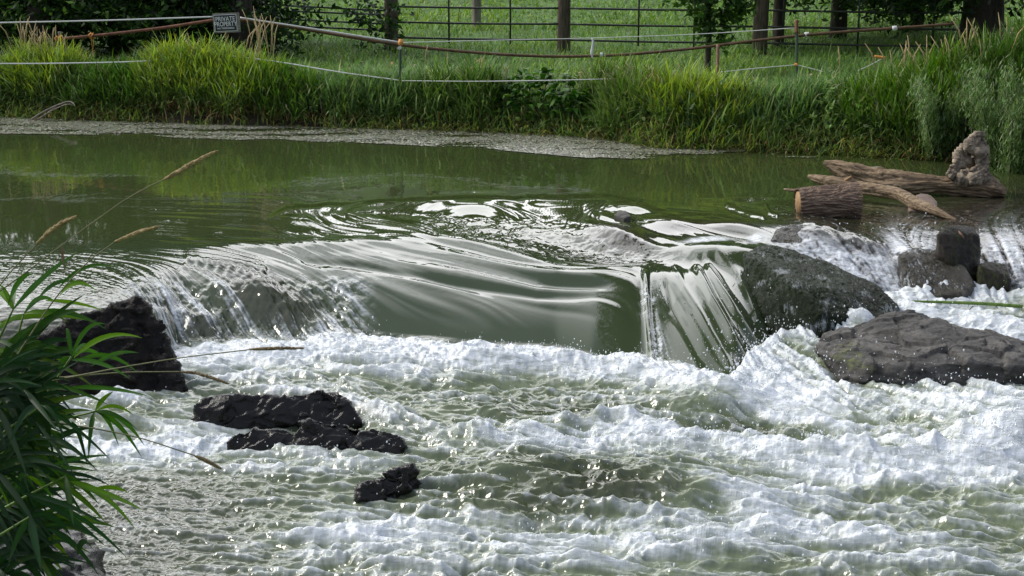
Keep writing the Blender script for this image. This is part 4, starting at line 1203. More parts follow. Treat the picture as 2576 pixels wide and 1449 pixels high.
stand('reed_clump', 'tall green reed clump leaning over the water behind the driftwood trunk', [(2170, 0.6, .42, .42, .42, 2600), (2260, 0.5, .45, .42, .60, 3400), (2350, 0.6, .42, .42, .80, 4000)], G_, top=(0.13, 0.26, 0.028), tan=0.25, L=(0.22, 0.42))
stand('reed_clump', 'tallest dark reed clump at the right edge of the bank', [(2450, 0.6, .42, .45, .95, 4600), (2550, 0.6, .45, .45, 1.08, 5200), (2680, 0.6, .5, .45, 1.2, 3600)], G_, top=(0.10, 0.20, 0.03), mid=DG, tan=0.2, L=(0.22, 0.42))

# --- broad-leaved plant
def broadleaf():
    n = 620
    x, y, d, pu = scatter(n, 1235, 1500, 0.02, 0.75)
    hh = 0.44 * (1 - ((pu - 1370) / 200) ** 2).clip(0.3, 1)
    zt = ground_z(x, y).clip(0) + hh * rng.uniform(0.25, 1.0, n)
    ps = []
    az = rng.normal(-1.57, 1.3, n)
    L_ = rng.uniform(0.10, 0.17, n)
    c = pick(n, [(0.055, 0.15, 0.016), (0.03, 0.10, 0.012), (0.09, 0.20, 0.025)], [4, 2, 2])
    ps.append(blades(np.stack([x, y, zt], 1), L_, L_ * 0.48, az, rng.uniform(0.6, 1.0, n), rng.uniform(0.2, 1.0, n), c * .85, c, seg=4))
    k = 160
    zb = ground_z(x[:k], y[:k]).clip(0)
    ps.append(blades(np.stack([x[:k], y[:k], zb], 1), np.maximum(zt[:k] - zb, 0.05), np.full(k, 0.008), az[:k], np.full(k, 0.05), np.zeros(k), c[:k] * .7, c[:k] * .7))
    v, f, c = merge(ps); loc = v.mean(0); loc[2] = v[:, 2].min()
    o = mesh_np('broadleaf_plant', v - loc, f, M_leaf, attrs={'tint': c}); o.location = loc
    tag(o, 'dense clump of glossy arrow-shaped leaves at the water edge', 'plant')
broadleaf()

# --- leafy weeds among the grass
def bank_weeds():
    ps = []
    for (n, a0, a1, d0, d1, hm) in ((4200, 740, 1240, 0.05, 1.3, .38), (5200, 1500, 2250, 0.05, 1.7, .40), (2600, -300, 420, 0.05, .8, .34), (2600, 2050, 2620, 0.1, .9, .6), (1500, 650, 2200, 1.0, 3.0, .3)):
        x, y, d, pu = scatter(n, a0, a1, d0, d1)
        cl = clumpf(x, y, 2.2, 77)
        kp = cl > -0.12 + 0.2 * rng.standard_normal(n); x, y, pu, cl = x[kp], y[kp], pu[kp], cl[kp]; n = len(x)
        z = ground_z(x, y).clip(0) + hm * (0.65 + 0.6 * cl).clip(.2, 1.2) * rng.uniform(.15, 1.0, n)
        L_ = rng.uniform(.06, .13, n)
        kind = clumpf(x, y, 1.1, 78)[:, None]
        c = np.where(kind > .05, pick(n, [(0.14, 0.27, 0.06), (0.22, 0.36, 0.09), PALE], [3, 3, 1]), pick(n, [(0.19, 0.29, 0.13), (0.10, 0.20, 0.06), TAN], [3, 3, .5]))
        ps.append(blades(np.stack([x, y, z], 1), L_, L_ * rng.uniform(.18, .42, n), rng.uniform(0, 6.28, n), rng.uniform(.4, 1.1, n), rng.uniform(-.1, .8, n), c * .9, c))
    v, f, c = merge(ps)
    o = mesh_np('bank_weeds', v, f, M_leaf, attrs={'tint': c}); tag(o, 'broad-leaved weeds growing through the grass of the far bank', 'weeds', kind='stuff')
bank_weeds()

# --- grass seed heads on the bank
def seed_heads():
    n = 150
    pu = np.concatenate([rng.normal(145, 35, 34), rng.normal(545, 60, 18), rng.normal(675, 26, 13), rng.normal(1200, 60, 14), rng.normal(1620, 60, 14), rng.normal(2350, 130, 40)])
    ps = []
    for p in pu:
        if 525 < p < 625: continue
        y = 16.5; dd = rng.uniform(0.3, 0.9)
        for _ in range(4):
            x = float(pu_to_x(p, y)); y = float(shore_y(x)) + dd
        hgt = float(np.interp(p, [100, 300, 545, 680, 1200, 1620, 2200, 2400, 2600], [.98, .62, .80, 1.1, .55, .58, .85, 1.15, 1.4])) * rng.uniform(0.85, 1.05)
        z0 = max(float(ground_z(x, y)), 0)
        a = rng.uniform(0, 6.28); ln = rng.uniform(0.02, 0.14)
        P = [Vector((x, y, z0)), Vector((x + ln * .3 * math.cos(a), y, z0 + hgt * .6)), Vector((x + ln * math.cos(a), y, z0 + hgt * .88)), Vector((x + ln * 1.8 * math.cos(a), y, z0 + hgt))]
        ps.append(tube(P, [0.003, 0.003, 0.008, 0.003], 4))
    v, f = join(ps)
    o = mesh_np('grass_seed_heads', v, f, simple_mat('dry_seed_heads', (0.30, 0.22, 0.09), (0.50, 0.40, 0.22), 30, 0.8, 0))
    tag(o, 'straw-coloured grass seed heads standing above the bank grass', 'seed heads', kind='stuff')
seed_heads()

# --- floating weed along the far bank
def floating_weed():
    n = 150000
    pu = rng.uniform(-300, 2500, n)
    lo = np.interp(pu, [-300, 0, 330, 560, 900, 1240, 1480, 1640, 1900, 2500], [336, 337, 342, 352, 360, 378, 400, 402, 395, 410])     # outer edge in picture rows
    y_out = CAM_H / np.tan(TH + np.arctan((lo - 724.5) / F))
    x = pu_to_x(pu, y_out); ys = shore_y(x)
    t = rng.random(n)
    y = y_out + (ys + 0.05 - y_out) * t
    x = pu_to_x(pu, y)
    dens = 0.40 + 0.9 * noise2(x * 0.9, y * 3.0, 55) + 0.4 * noise2(x * 4, y * 9, 56) - 0.7 * smooth(1700, 1900, pu) + 0.35 * smooth(900, 1200, pu) * smooth(1750, 1500, pu) + 0.25 * smooth(500, 100, pu)
    edgec = noise2(x * 1.3, 0 * x + 3, 57) * 0.18
    keep = (rng.random(n) < np.clip(dens, 0, 1)) & (t > edgec)
    x, y, pu = x[keep], y[keep], pu[keep]; n = len(x)
    s = rng.uniform(0.005, 0.012, n); a = rng.uniform(0, 6.28, n)
    tilt = rng.normal(0, 0.10, n)
    z = 0.004 + rng.uniform(0, 0.006, n)
    c, sn = np.cos(a), np.sin(a)
    asp = rng.uniform(0.5, 1.0, n)
    qs = []
    for (du, dv) in ((-1, -1), (1, -1), (1, 1), (-1, 1)):
        u1, v1 = du * s, dv * s * asp
        qs.append(np.stack([x + u1 * c - v1 * sn, y + u1 * sn + v1 * c, z + 0.004 + tilt * v1], 1))
    V_ = np.stack(qs, 1).reshape(-1, 3)
    Fq = np.arange(n)[:, None] * 4 + np.arange(4)
    cc = pick(n, [(0.38, 0.38, 0.32), (0.24, 0.25, 0.18), (0.52, 0.51, 0.44), (0.18, 0.24, 0.08)], [4, 3, 2, 1])
    cc = np.repeat(cc, 4, 0)
    m = leaf_mat('floating_weed_leaf', 0.30, 0.0, 0.8)
    o = mesh_np('floating_weed', V_, Fq, m, attrs={'tint': cc}); tag(o, 'grey-green mat of floating weed along the far bank', 'water weed', kind='stuff')
floating_weed()

# --- trees and shrubs
def crown(blobs, n, size, pal, wts, seed=1, flat=0.0):
    """leaves in clusters through a set of ellipsoids (x, y, z, rx, rz)"""
    r_ = np.random.default_rng(seed)
    B_ = np.array(blobs, float); vol = B_[:, 3] ** 2 * B_[:, 4] * np.where(B_[:, 2] < 1.3, 3.0, 1.0) if size < .2 else B_[:, 3] ** 3; idx = r_.choice(len(B_), n, p=vol / vol.sum())
    ncl = max(12, n // 45)
    cl = r_.standard_normal((ncl, 3)); cl /= np.linalg.norm(cl, axis=1)[:, None]; cl *= (r_.random((ncl, 1)) ** 0.33) * 0.95
    ci = r_.integers(0, ncl, n)
    p = cl[ci] * 1.08 + r_.normal(0, 0.17, (n, 3)) * r_.uniform(.4, 1.5, (ncl, 1))[ci]
    b = B_[idx]
    pos = b[:, :3] + p * np.stack([b[:, 3], b[:, 3], b[:, 4]], 1)
    nrm = r_.standard_normal((n, 3)); nrm[:, 2] = np.abs(nrm[:, 2]) + 0.3; nrm /= np.linalg.norm(nrm, axis=1)[:, None]
    t1 = np.cross(nrm, r_.standard_normal((n, 3))); t1 /= np.linalg.norm(t1, axis=1)[:, None]
    t2 = np.cross(nrm, t1)
    s = size * r_.uniform(0.6, 1.3, (n, 1))
    qs = [pos - t1 * s, pos + t2 * s * 0.42 - t1 * s * .1, pos + t1 * s, pos - t2 * s * 0.42 - t1 * s * .1]
    V_ = np.stack(qs, 1).reshape(-1, 3); Fq = np.arange(n)[:, None] * 4 + np.arange(4)
    br = 1 + 0.45 * r_.standard_normal(ncl)[ci].clip(-1, 1.5)
    c = np.array(pal)[r_.choice(len(pal), n, p=np.array(wts) / sum(wts))] * br[:, None] * (1 + 0.15 * r_.standard_normal((n, 1)))
    return V_, Fq, np.repeat(np.clip(c, 0.004, 0.5), 4, 0)

M_trunk = simple_mat('tree_bark', (0.018, 0.014, 0.010), (0.07, 0.055, 0.04), 6, 0.85, 0.8, stretch=(3, 3, 0.8), bdist=0.03)

def tree(name, label, pu, y, trunk_r, h, blobs, n, size, pal, wts, seed, lean=0.0, group=None, limbs=5, cat='tree', low=0, lowz=(.45, 1.15)):
    rl = random.Random(seed + 5)
    blobs = list(blobs) + [(rl.uniform(-2.1, 2.1), rl.uniform(-.7, .7), rl.uniform(*lowz), rl.uniform(.35, .6), rl.uniform(.3, .5)) for _ in range(low)]
    x = float(pu_to_x(pu, y)); z0 = float(ground_z(x, y)) - 0.05
    r_ = random.Random(seed)
    t = thing(name, label, cat, group, (x, y, z0))
    P = [Vector((0, 0, -0.1)), Vector((lean * .3, 0, h * .25)), Vector((lean * .6, 0.05, h * .55)), Vector((lean, 0, h * .9))]
    tr = [tube(P, [trunk_r * 1.25, trunk_r, trunk_r * .7, trunk_r * .2], 14, 24, grain(seed, 0.02, 2, 3))]
    for k in range(limbs):
        q = r_.uniform(0.25, 0.8); b0 = P[0].lerp(P[3], q); a = r_.uniform(0, 6.28); ln = r_.uniform(0.25, 0.4) * h * (1.1 - q)
        d_ = Vector((math.cos(a), math.sin(a), r_.uniform(0.2, 0.8)))
        rr2 = trunk_r * (1 - q) * 0.6
        tr.append(tube([b0, b0 + d_ * ln * .5 + Vector((0, 0, .05 * ln)), b0 + d_ * ln], [rr2, rr2 * .6, rr2 * .2], 7, 10))
    v, f = join(tr); mesh_np('trunk', v, f, M_trunk, t)
    v, f, c = crown(blobs, n, size, pal, wts, seed)
    mesh_np('crown', v, f, M_leaf, t, attrs={'tint': c}, smooth_shade=False)
    return t
DK = [(0.012, 0.032, 0.008), (0.025, 0.062, 0.012), (0.05, 0.11, 0.02)]
MIXG = [(0.014, 0.036, 0.009), (0.03, 0.075, 0.014), (0.06, 0.135, 0.024), (0.12, 0.22, 0.04)]
MD = [(0.03, 0.075, 0.012), (0.055, 0.125, 0.02), (0.10, 0.19, 0.03)]
# dark thicket behind the left bank
GL = 'dark trees behind the left bank'
tree('thicket_tree', 'dense dark leafy tree at the far left behind the tape', -60, 23.5, .12, 5, [(0, 0, 2.6, 1.9, 2.4), (1.2, .2, 1.2, 1.0, 1.0)], 13000, .065, MIXG, [3, 4, 3, 2], 201, group=GL, low=12)
tree('thicket_tree', 'dark tree with a thick grey trunk left of the rusty pipe end', 142, 21.8, .13, 5.5, [(0.2, .8, 3.2, 1.6, 2.2), (-1.0, .9, 1.8, .9, 1.3), (1.2, 1.2, 1.5, 1.0, 1.2)], 14000, .065, MIXG, [3, 4, 2, 1.5], 202, group=GL, low=12)
tree('thicket_tree', 'dark green leafy tree right behind the middle of the rusty pipe', 330, 23.2, .10, 5, [(0, 0, 2.6, 1.7, 2.3), (-1.2, -.2, 1.0, .9, .9), (1.3, .1, 1.1, 1, 1)], 15000, .06, MIXG, [3, 4, 4, 2.5], 203, group=GL, low=12)
tree('thicket_tree', 'very dark tree standing behind the black and white sign', 520, 24.0, .11, 5.5, [(0, 0, 2.8, 1.6, 2.4), (.7, .1, 1.2, .8, 1.1), (-1, .2, 1.2, .9, 1.0)], 13000, .06, DK, [4, 3, 1], 204, group=GL, low=12)
tree('thicket_tree', 'narrow dark tree whose trunk stands just right of the sign', 632, 22.6, .15, 5.5, [(-.1, .5, 3.0, .95, 2.0), (-.3, .6, 1.6, .6, 1.1)], 5200, .065, DK, [4, 3, 1], 205, group=GL, low=12)
# trees at the right
GR_ = 'trees behind the right bank'
tree('sapling', 'light green sapling whose leaves hang over the sagging hose', 1765, 19.6, .03, 2.6, [(0, 0, 2.0, .62, .7), (-.38, 0, 1.35, .30, .45), (.34, 0, 1.2, .30, .42), (-.08, -.1, .95, .22, .40), (.15, -.1, .7, .16, .3)], 3600, .060, MD, [2, 4, 2], 211, group=GR_, limbs=4)
tree('willow_tree', 'dark willow behind the orange-topped fence stake', 2080, 24.5, .10, 6, [(0, 0, 3.4, 2.0, 2.0), (-.9, 0, 1.6, 1.0, .9), (1.0, -.1, 1.3, 1.2, .8)], 13000, .06, MIXG, [2, 4, 3, 2], 212, group=GR_, low=16, lowz=(.8, 1.7))
tree('willow_tree', 'blackish-green tree with a thick trunk behind the tallest reeds', 2428, 22.0, .26, 6.5, [(-.2, .4, 3.2, 2.0, 2.2), (-1.3, .2, 1.7, .9, .9), (1.2, .3, 2.0, 1.2, 1.6)], 11000, .07, DK, [4, 3, 1], 213, group=GR_, low=5)
tree('willow_tree', 'thin-leaved tree between the willow and the thick black trunk', 2270, 25.5, .08, 5.5, [(0, 0, 2.6, 1.6, 2.0), (-.4, .1, 1.1, 1.0, .8)], 12000, .06, MIXG, [2, 4, 3, 2], 214, group=GR_, low=16, lowz=(.7, 1.7))
tree('willow_tree', 'loose leafy tree hanging over the pipe rails right of the sapling', 1935, 23.0, .07, 5.5, [(0, 0, 2.4, 1.5, 1.1)], 9000, .06, MIXG, [2, 4, 3, 2], 216, group=GR_, low=12, lowz=(1.0, 1.7))
tree('willow_tree', 'dark tree at the far right edge above the reeds', 2640, 21.0, .12, 5.5, [(0, 0, 2.8, 1.5, 2.2)], 6500, .07, DK, [4, 3, 1], 215, group=GR_)

# unseen tree added outside the picture, canopy shaped to mirror dark in the folds
t_ = tree('unseen_reflection_tree', 'unseen tall tree added at the right bank, boughs placed to mirror dark in the falls', 2860, 15.6, .26, 9.5,
     [(-3.4, -3.0, 8.6, 2.0, 1.0), (-5.2, -3.4, 9.4, 1.5, .8), (-1.2, -1.6, 9.0, 2.4, 1.6), (-2.6, -4.6, 7.6, 1.5, .9), (-3.2, -0.8, 9.2, 2.4, 1.3), (-4.8, -0.4, 8.6, 1.8, 1.0), (-3.8, 1.0, 9.6, 1.8, 1.0), (-3.4, 2.6, 10.0, 2.3, 1.6), (-4.9, 3.2, 9.0, 1.9, 1.2), (-2.0, 4.0, 8.6, 1.9, 1.4)], 46000, .11, DK, [3, 4, 3], 217, group=GR_)
v, f = join([tube([Vector((0, 0, 5.5)), Vector((-1.8, -1.5, 7.6)), Vector((-5.0, -3.3, 9.2))], [.16, .10, .03], 9, 24), tube([Vector((0, 0, 5)), Vector((-1.2, -2.2, 6.6)), Vector((-2.6, -4.8, 7.7))], [.13, .08, .03], 9, 24)])
mesh_np('bough', v, f, M_trunk, t_)

# silvery willow shrub on the right bank
def shrub(pu, y, h, r, n, seed, label):
    x = float(pu_to_x(pu, y)); z0 = float(ground_z(x, y))
    t = thing('willow_shrub', label, 'shrub', 'silvery shrubs on the right bank', (x, y, z0))
    tr = []; rd = random.Random(seed); tips = []
    for k in range(16):
        a = rd.uniform(0, 6.28); q = rd.uniform(.3, 1) * r
        e = Vector((q * math.cos(a), q * math.sin(a), h * rd.uniform(.65, 1.0))); tips.append(e)
        tr.append(tube([Vector((0, 0, 0)), e * .5 + Vector((0, 0, .1)), e], [.010, .007, .003], 5, 8))
    v, f = join(tr); mesh_np('branches', v, f, M_trunk, t)
    r2 = np.random.default_rng(seed); k = r2.integers(0, 16, n); s_ = r2.uniform(.2, 1.05, n)
    T_ = np.array([tuple(e) for e in tips])[k] * s_[:, None] + r2.normal(0, .05, (n, 3)) + np.array([0, 0, .06])
    c = pick(n, [(0.22, 0.33, 0.12), (0.14, 0.25, 0.06), (0.34, 0.42, 0.24)], [3, 3, 1])
    v, f, c = blades(T_, r2.uniform(.05, .10, n), r2.uniform(.006, .011, n), r2.uniform(0, 6.28, n), r2.uniform(.3, 1, n), r2.uniform(-.2, .5, n), c * .9, c, seg=2)
    mesh_np('foliage', v, f, M_leaf, t, attrs={'tint': c})
shrub(2330, 14.55, 0.90, .50, 8000, 5, 'silvery-leaved shrub among the reeds above the root end of the driftwood')
shrub(2520, 13.9, 1.45, .55, 14000, 6, 'tall silvery-leaved shrub topping the reeds at the right edge')

# far tree line on the hill, seen mirrored in the pool
rdm = random.Random(5)
for k in range(22):
    pu_ = -1300 + k * 235 + rdm.uniform(-60, 60); yy_ = rdm.uniform(56, 82)
    hh_ = rdm.uniform(8.5, 12.5)
    nb = [(rdm.uniform(-1.8, 1.8), rdm.uniform(-1, 1), hh_ * rdm.uniform(.35, .8), rdm.uniform(1.8, 2.9), rdm.uniform(1.8, 3.0)) for _ in range(5)]
    tree('hillside_tree', 'round broad-leaved tree on the hill beyond the paddock', pu_, yy_, .3, hh_, nb, 2600, .42, MD, [2, 4, 3], 300 + k, group='trees on the hill beyond the paddock')

# ------------------------------------------------------------------ fences
M_rail = simple_mat('dark_painted_pipe', (0.010, 0.014, 0.010), (0.03, 0.035, 0.025), 10, 0.5, 0.1)
M_post = simple_mat('weathered_fence_post', (0.035, 0.026, 0.018), (0.16, 0.12, 0.085), 7, 0.85, 0.8, stretch=(4, 4, 0.7), bdist=0.01)
M_postg = simple_mat('grey_fence_post', (0.10, 0.09, 0.07), (0.30, 0.27, 0.22), 7, 0.85, 0.8, stretch=(4, 4, 0.7), bdist=0.01)
M_rust = simple_mat('rusty_pipe', (0.10, 0.035, 0.018), (0.26, 0.11, 0.065), 14, 0.75, 0.3)
M_hose = simple_mat('brown_hose', (0.05, 0.028, 0.012), (0.15, 0.075, 0.035), 14, 0.65, 0.3)
M_tape = simple_mat('white_fence_tape', (0.70, 0.71, 0.70), (0.85, 0.85, 0.83), 60, 0.5, 0.1)
M_orange = simple_mat('orange_insulator', (0.55, 0.20, 0.03), (0.75, 0.36, 0.08), 30, 0.5, 0.1)
M_tpost = simple_mat('green_steel_post', (0.02, 0.05, 0.03), (0.05, 0.09, 0.05), 30, 0.6, 0.1)
M_stakew = simple_mat('bare_wooden_stake', (0.12, 0.07, 0.04), (0.30, 0.18, 0.11), 20, 0.8, 0.3, stretch=(3, 3, .7))

def fence_y(pu): return float(np.interp(pu, [600, 2500], [24.2, 21.4]))
fen = thing('paddock_fence', 'dark metal pipe fence on thick wooden posts along the paddock', 'fence', loc=(0, 23.3, 0.5))
for pu_, r_, m_ in ((995, 15.5, M_post), (1413, 15, M_post), (1890, 17, M_post)):
    y = fence_y(pu_) + 0.02; x = float(pu_to_x(pu_, y)); z0 = float(ground_z(x, y)); w = r_ * y / F
    v, f = tube([Vector((x, y, z0 - .2)), Vector((x + .01, y, z0 + 1.2)), Vector((x, y, z0 + 2.0))], [w * 1.06, w, w * .97], 20, 30, grain(int(pu_), 0.008, 1.5, 4))
    part('post', v, f, m_, fen)
zr = [1.42, 1.18, 0.93, 0.68]
for a_, b_ in ((1010, 1400), (1428, 1872), (1908, 2420)):
    ya, yb_ = fence_y(a_) - .1, fence_y(b_) - .1
    xa, xb = float(pu_to_x(a_, ya)), float(pu_to_x(b_, yb_))
    for z in zr:
        v, f = tube([Vector((xa, ya, z)), Vector(((xa + xb) / 2, (ya + yb_) / 2, z - .012)), Vector((xb, yb_, z))], [.017] * 3, 8, 14)
        part('rail', v, f, M_rail, fen)
for pu_ in (1135, 1284, 1595, 1730, 1945, 2128, 2310):
    y = fence_y(pu_) - .1; x = float(pu_to_x(pu_, y))
    v, f = tube([Vector((x, y, .60)), Vector((x, y, 1.75))], [.015, .015], 8)
    part('upright', v, f, M_rail, fen)
gt = thing('metal_gate', 'dark tubular metal gate with closely doubled rails left of the first thick post', 'gate', loc=(-2.5, 24.4, 0.6))
for (z0, z1) in ((1.40, 1.34), (1.34, 1.28), (1.17, 1.08), (1.07, 1.01), (.93, .86), (.82, .75)):
    ya, yb_ = 24.9, 24.2; xa, xb = float(pu_to_x(645, ya)), float(pu_to_x(985, yb_))
    v, f = tube([Vector((xa, ya, z0)), Vector((xb, yb_, z1))], [.016] * 2, 8, 10); part('rail', v, f, M_rail, gt)
for a_, z0_, b_, z1_ in ((718, .6, 718, 1.8), (722, 1.2, 700, .65), (722, 1.2, 742, .65), (650, .6, 650, 1.8)):
    v, f = tube([Vector((float(pu_to_x(a_, 24.7)), 24.7, z0_)), Vector((float(pu_to_x(b_, 24.7)), 24.7, z1_))], [.014] * 2, 8); part('brace', v, f, M_rail, gt)
y = 26.5; x = float(pu_to_x(1202, y)); z0 = float(ground_z(x, y))
obj_at('fence_post', *tube([Vector((x, y, z0 - .1)), Vector((x, y, z0 + 2))], [.085, .08], 14, 24, grain(77, .006, 1.5, 4)), M_postg, 'pale grey wooden post behind the pipe rails', 'post')

# rusty pipe and sagging hose
YR = 18.9
pipe = thing('rusty_pipe', 'rusty steel pipe sloping up to the sign, orange twine wrapped at its end', 'pipe', loc=tuple(at_y(150, 98, YR)))
v, f = tube(PY([(148, 98, YR), (240, 90, YR), (400, 72, YR), (540, 50, YR), (566, 47, YR)]), [.021] * 5, 10, 40); part('pipe_length', v, f, M_rust, pipe)
tw = []
for cx_, cy_, n_ in ((150, 98, 9), (231, 90, 5)):
    for k in range(n_):
        c = at_y(cx_ + (k - n_ / 2) * 2.1, cy_ - (k - n_ / 2) * .3, YR); pts = []
        for q in range(9):
            a = q / 8 * 6.28; pts.append(c + Vector((.008 * math.sin(a * 2 + k), math.cos(a) * .030, math.sin(a) * (.030 + .006 * (k % 3)))))
        tw.append(tube(pts, [.006] * 9, 5))
for dx_ in (-3, 3):
    tw.append(tube(PY([(233 + dx_, 93, YR), (233 + dx_ * .6, 115, YR), (234 - dx_ * .4, 135, YR)]), [.004] * 3, 5, 20, lambda L, A, r: .003 * np.sin(L * 260)))
for q0, q1 in ((0, 9), (9, len(tw))):
    v, f = join(tw[q0:q1]); part('twine', v, f, M_orange, pipe)
hose = thing('sagging_hose', 'long brown hose sagging in a shallow curve from the sign along the tape', 'hose', loc=tuple(at_y(1400, 142, 18.6)))
v, f = tube(PY([(566, 47, YR), (610, 50, YR), (700, 62, 18.9), (850, 88, 18.8), (1005, 113, 18.7), (1100, 124, 18.7), (1250, 137, 18.6), (1400, 143, 18.6), (1560, 139, 18.5), (1740, 123, 18.3),
                (1860, 107, 18.2), (2003, 90, 18.0), (2150, 78, 17.9), (2300, 68, 17.8), (2400, 60, 17.8)]), [.021] * 6 + [.019] * 9, 10, 160)
part('hose_length', v, f, M_hose, hose)
M_clip = simple_mat('white_cloth', (0.6, 0.6, 0.62), (0.8, 0.8, 0.82), 30, 0.7, 0.2)
cl_ = [tube(PY([(px_ - 5, py_ + 1, yd_), (px_ + 5, py_ - 1, yd_)]), [.032, .028], 10, 6, grain(k, .004)) for k, (px_, py_, yd_) in enumerate(((1512, 138, 18.5), (2030, 87, 18.0), (2251, 71, 17.8)))]
for c_ in cl_: part('white_clip', c_[0], c_[1], M_clip, hose)
rag = tube(PY([(1490, 96, 18.48), (1493, 108, 18.47), (1490, 122, 18.47), (1488, 134, 18.45), (1491, 148, 18.45)]), [.010, .016, .018, .018, .006], 8, 30, grain(4, .004), squash=(1, .4))
obj_at('cloth_strip', *rag, M_clip, 'white cloth strip hanging from the tape over the hose', 'rag')

# electric tape (each run is a thing of its own)
def tape(pts, label, w=.007):
    v, f = tube(PY(pts), [w] * len(pts), 6, 60, squash=(.5, 1.0)); obj_at('fence_tape', v, f, M_tape, label, 'fence tape', 'white electric fence tapes')
tape([(-250, 62, 18.9), (0, 57, 18.9), (250, 52, 18.9), (540, 42, 18.85)], 'white fence tape running from the left edge to the sign', .011)
tape([(604, 44, 18.85), (800, 74, 18.8), (1004, 106, 18.7)], 'white fence tape running down from the sign to the orange insulator', .011)
tape([(1010, 107, 18.7), (1250, 101, 18.6), (1490, 96, 18.5), (1740, 87, 18.3), (1860, 80, 18.2), (2000, 70, 18.0)], 'thin white tape from the orange insulator to the orange-topped stake', .006)
tape([(-250, 158, 18.2), (0, 160, 18.1), (120, 160, 18.1), (330, 156, 18.0), (440, 149, 18.0), (572, 140, 18.2)], 'low white tape passing through the left reeds', .009)
tape([(576, 140, 17.9), (700, 155, 17.6), (850, 181, 17.3), (1004, 202, 17.2)], 'low white tape sloping from the sign post to the green steel post', .008)
tape([(1008, 203, 17.2), (1200, 205, 16.8), (1400, 202, 16.5), (1550, 198, 16.4)], 'low white tape lying over the grass right of the green steel post', .006)
tape([(1815, 181, 17.6), (1900, 172, 17.6), (2002, 163, 17.55)], 'short low tape between the bare wooden stake and the orange-topped stake', .006)
tape([(2004, 163, 17.55), (2040, 172, 17.5), (2070, 180, 17.45)], 'slack tape end dropping right from the orange-topped stake', .006)
tape([(2158, 178, 17.2), (2195, 161, 17.2), (2222, 146, 17.2)], 'short slanting tape near the right reeds with an orange end', .006)

def stake(name, pts, r_, mat, label, cat, extra=()):
    t = thing(name, label, cat, 'fence stakes on the far bank', tuple(at_y(*pts[-1])))
    v, f = tube(PY(pts), [r_] * len(pts), 8, 12, grain(3, .001)); part('shaft', v, f, mat, t)
    for nm, p_, rr3, m_ in extra:
        v, f = tube(PY(p_), rr3, 10, 10, grain(8, .004)); part(nm, v, f, m_, t)
stake('fence_stake', [(1007, 100, 17.25), (1007, 160, 17.22), (1006, 250, 17.2)], .016, M_tpost, 'green steel post topped by an orange insulator', 'stake',
      [('insulator', [(1007, 100, 17.2), (1008, 108, 17.18), (1007, 114, 17.18)], [.022, .034, .022], M_orange), ('knot', [(1003, 118, 17.18), (1008, 124, 17.18)], [.03, .018], M_clip)])
stake('fence_stake', [(2004, 52, 17.8), (2004, 140, 17.7), (2003, 240, 17.6)], .017, M_tpost, 'green stake with a red-orange painted top', 'stake',
      [('painted_top', [(2004, 50, 17.78), (2004, 84, 17.75)], [.022, .022], M_rust), ('insulator', [(1999, 163, 17.55), (2006, 163, 17.54)], [.02, .02], M_orange)])
stake('fence_stake', [(1806, 112, 18.0), (1805, 160, 17.9), (1804, 222, 17.8)], .022, M_stakew, 'bare brown wooden stake under the sapling', 'stake')
stake('fence_stake', [(151, 82, 18.95), (150, 110, 18.95), (150, 150, 18.9)], .020, M_rust, 'rusty stake carrying the left end of the rusty pipe', 'stake',
      [('cap', [(151, 80, 18.94), (151, 92, 18.94)], [.026, .026], M_postg)])
v, f = tube(PY([(2200, 141, 17.18), (2210, 144, 17.18), (2228, 145, 17.16)]), [.012, .02, .014], 8, 8); obj_at('insulator', v, f, M_orange, 'orange insulator lying at the end of the slanting tape', 'insulator')

# sign
sg = thing('warning_sign', 'black and white private property sign on a wooden backing board', 'sign', loc=tuple(at_y(570, 140, 18.7)))
M_board = simple_mat('grey_weathered_board', (0.14, 0.13, 0.11), (0.36, 0.34, 0.29), 10, 0.85, 0.5, stretch=(1, 1, 6))
M_blackp = simple_mat('black_sign_enamel', (0.012, 0.014, 0.020), (0.02, 0.022, 0.03), 10, 0.4, 0.0)
M_white = simple_mat('white_sign_paint', (0.80, 0.81, 0.82), (0.86, 0.87, 0.88), 30, 0.5, 0.0)
SC = 18.6 / F
ctr = at_y(570, 57.5, 18.6)
rot = Matrix.Rotation(R(-2.5), 4, 'Y')
def plate(name, w, h, th, yoff, mat, cx=0.0, cz=0.0, bev=0.003):
    bm = bmesh.new(); bmesh.ops.create_cube(bm, size=1)
    for v_ in bm.verts: v_.co = Vector((v_.co.x * w, v_.co.y * th, v_.co.z * h))
    bmesh.ops.bevel(bm, geom=bm.edges[:], offset=bev, segments=2, affect='EDGES')
    for v_ in bm.verts: v_.co = rot @ (v_.co + Vector((cx, yoff, cz))) + ctr - sg.location
    me = bpy.data.meshes.new(name); bm.to_mesh(me); bm.free(); me.materials.append(mat)
    o = bpy.data.objects.new(name, me); col.objects.link(o); o.parent = sg; return o
plate('backing_board', 66 * SC, 48 * SC, .024, 0, M_board)
plate('border', 56 * SC, 41 * SC, .004, -.0150, M_white, -2 * SC, .0, .001)
plate('sign_face', 53.5 * SC, 38.5 * SC, .004, -.0175, M_blackp, -2 * SC, .0, .001)
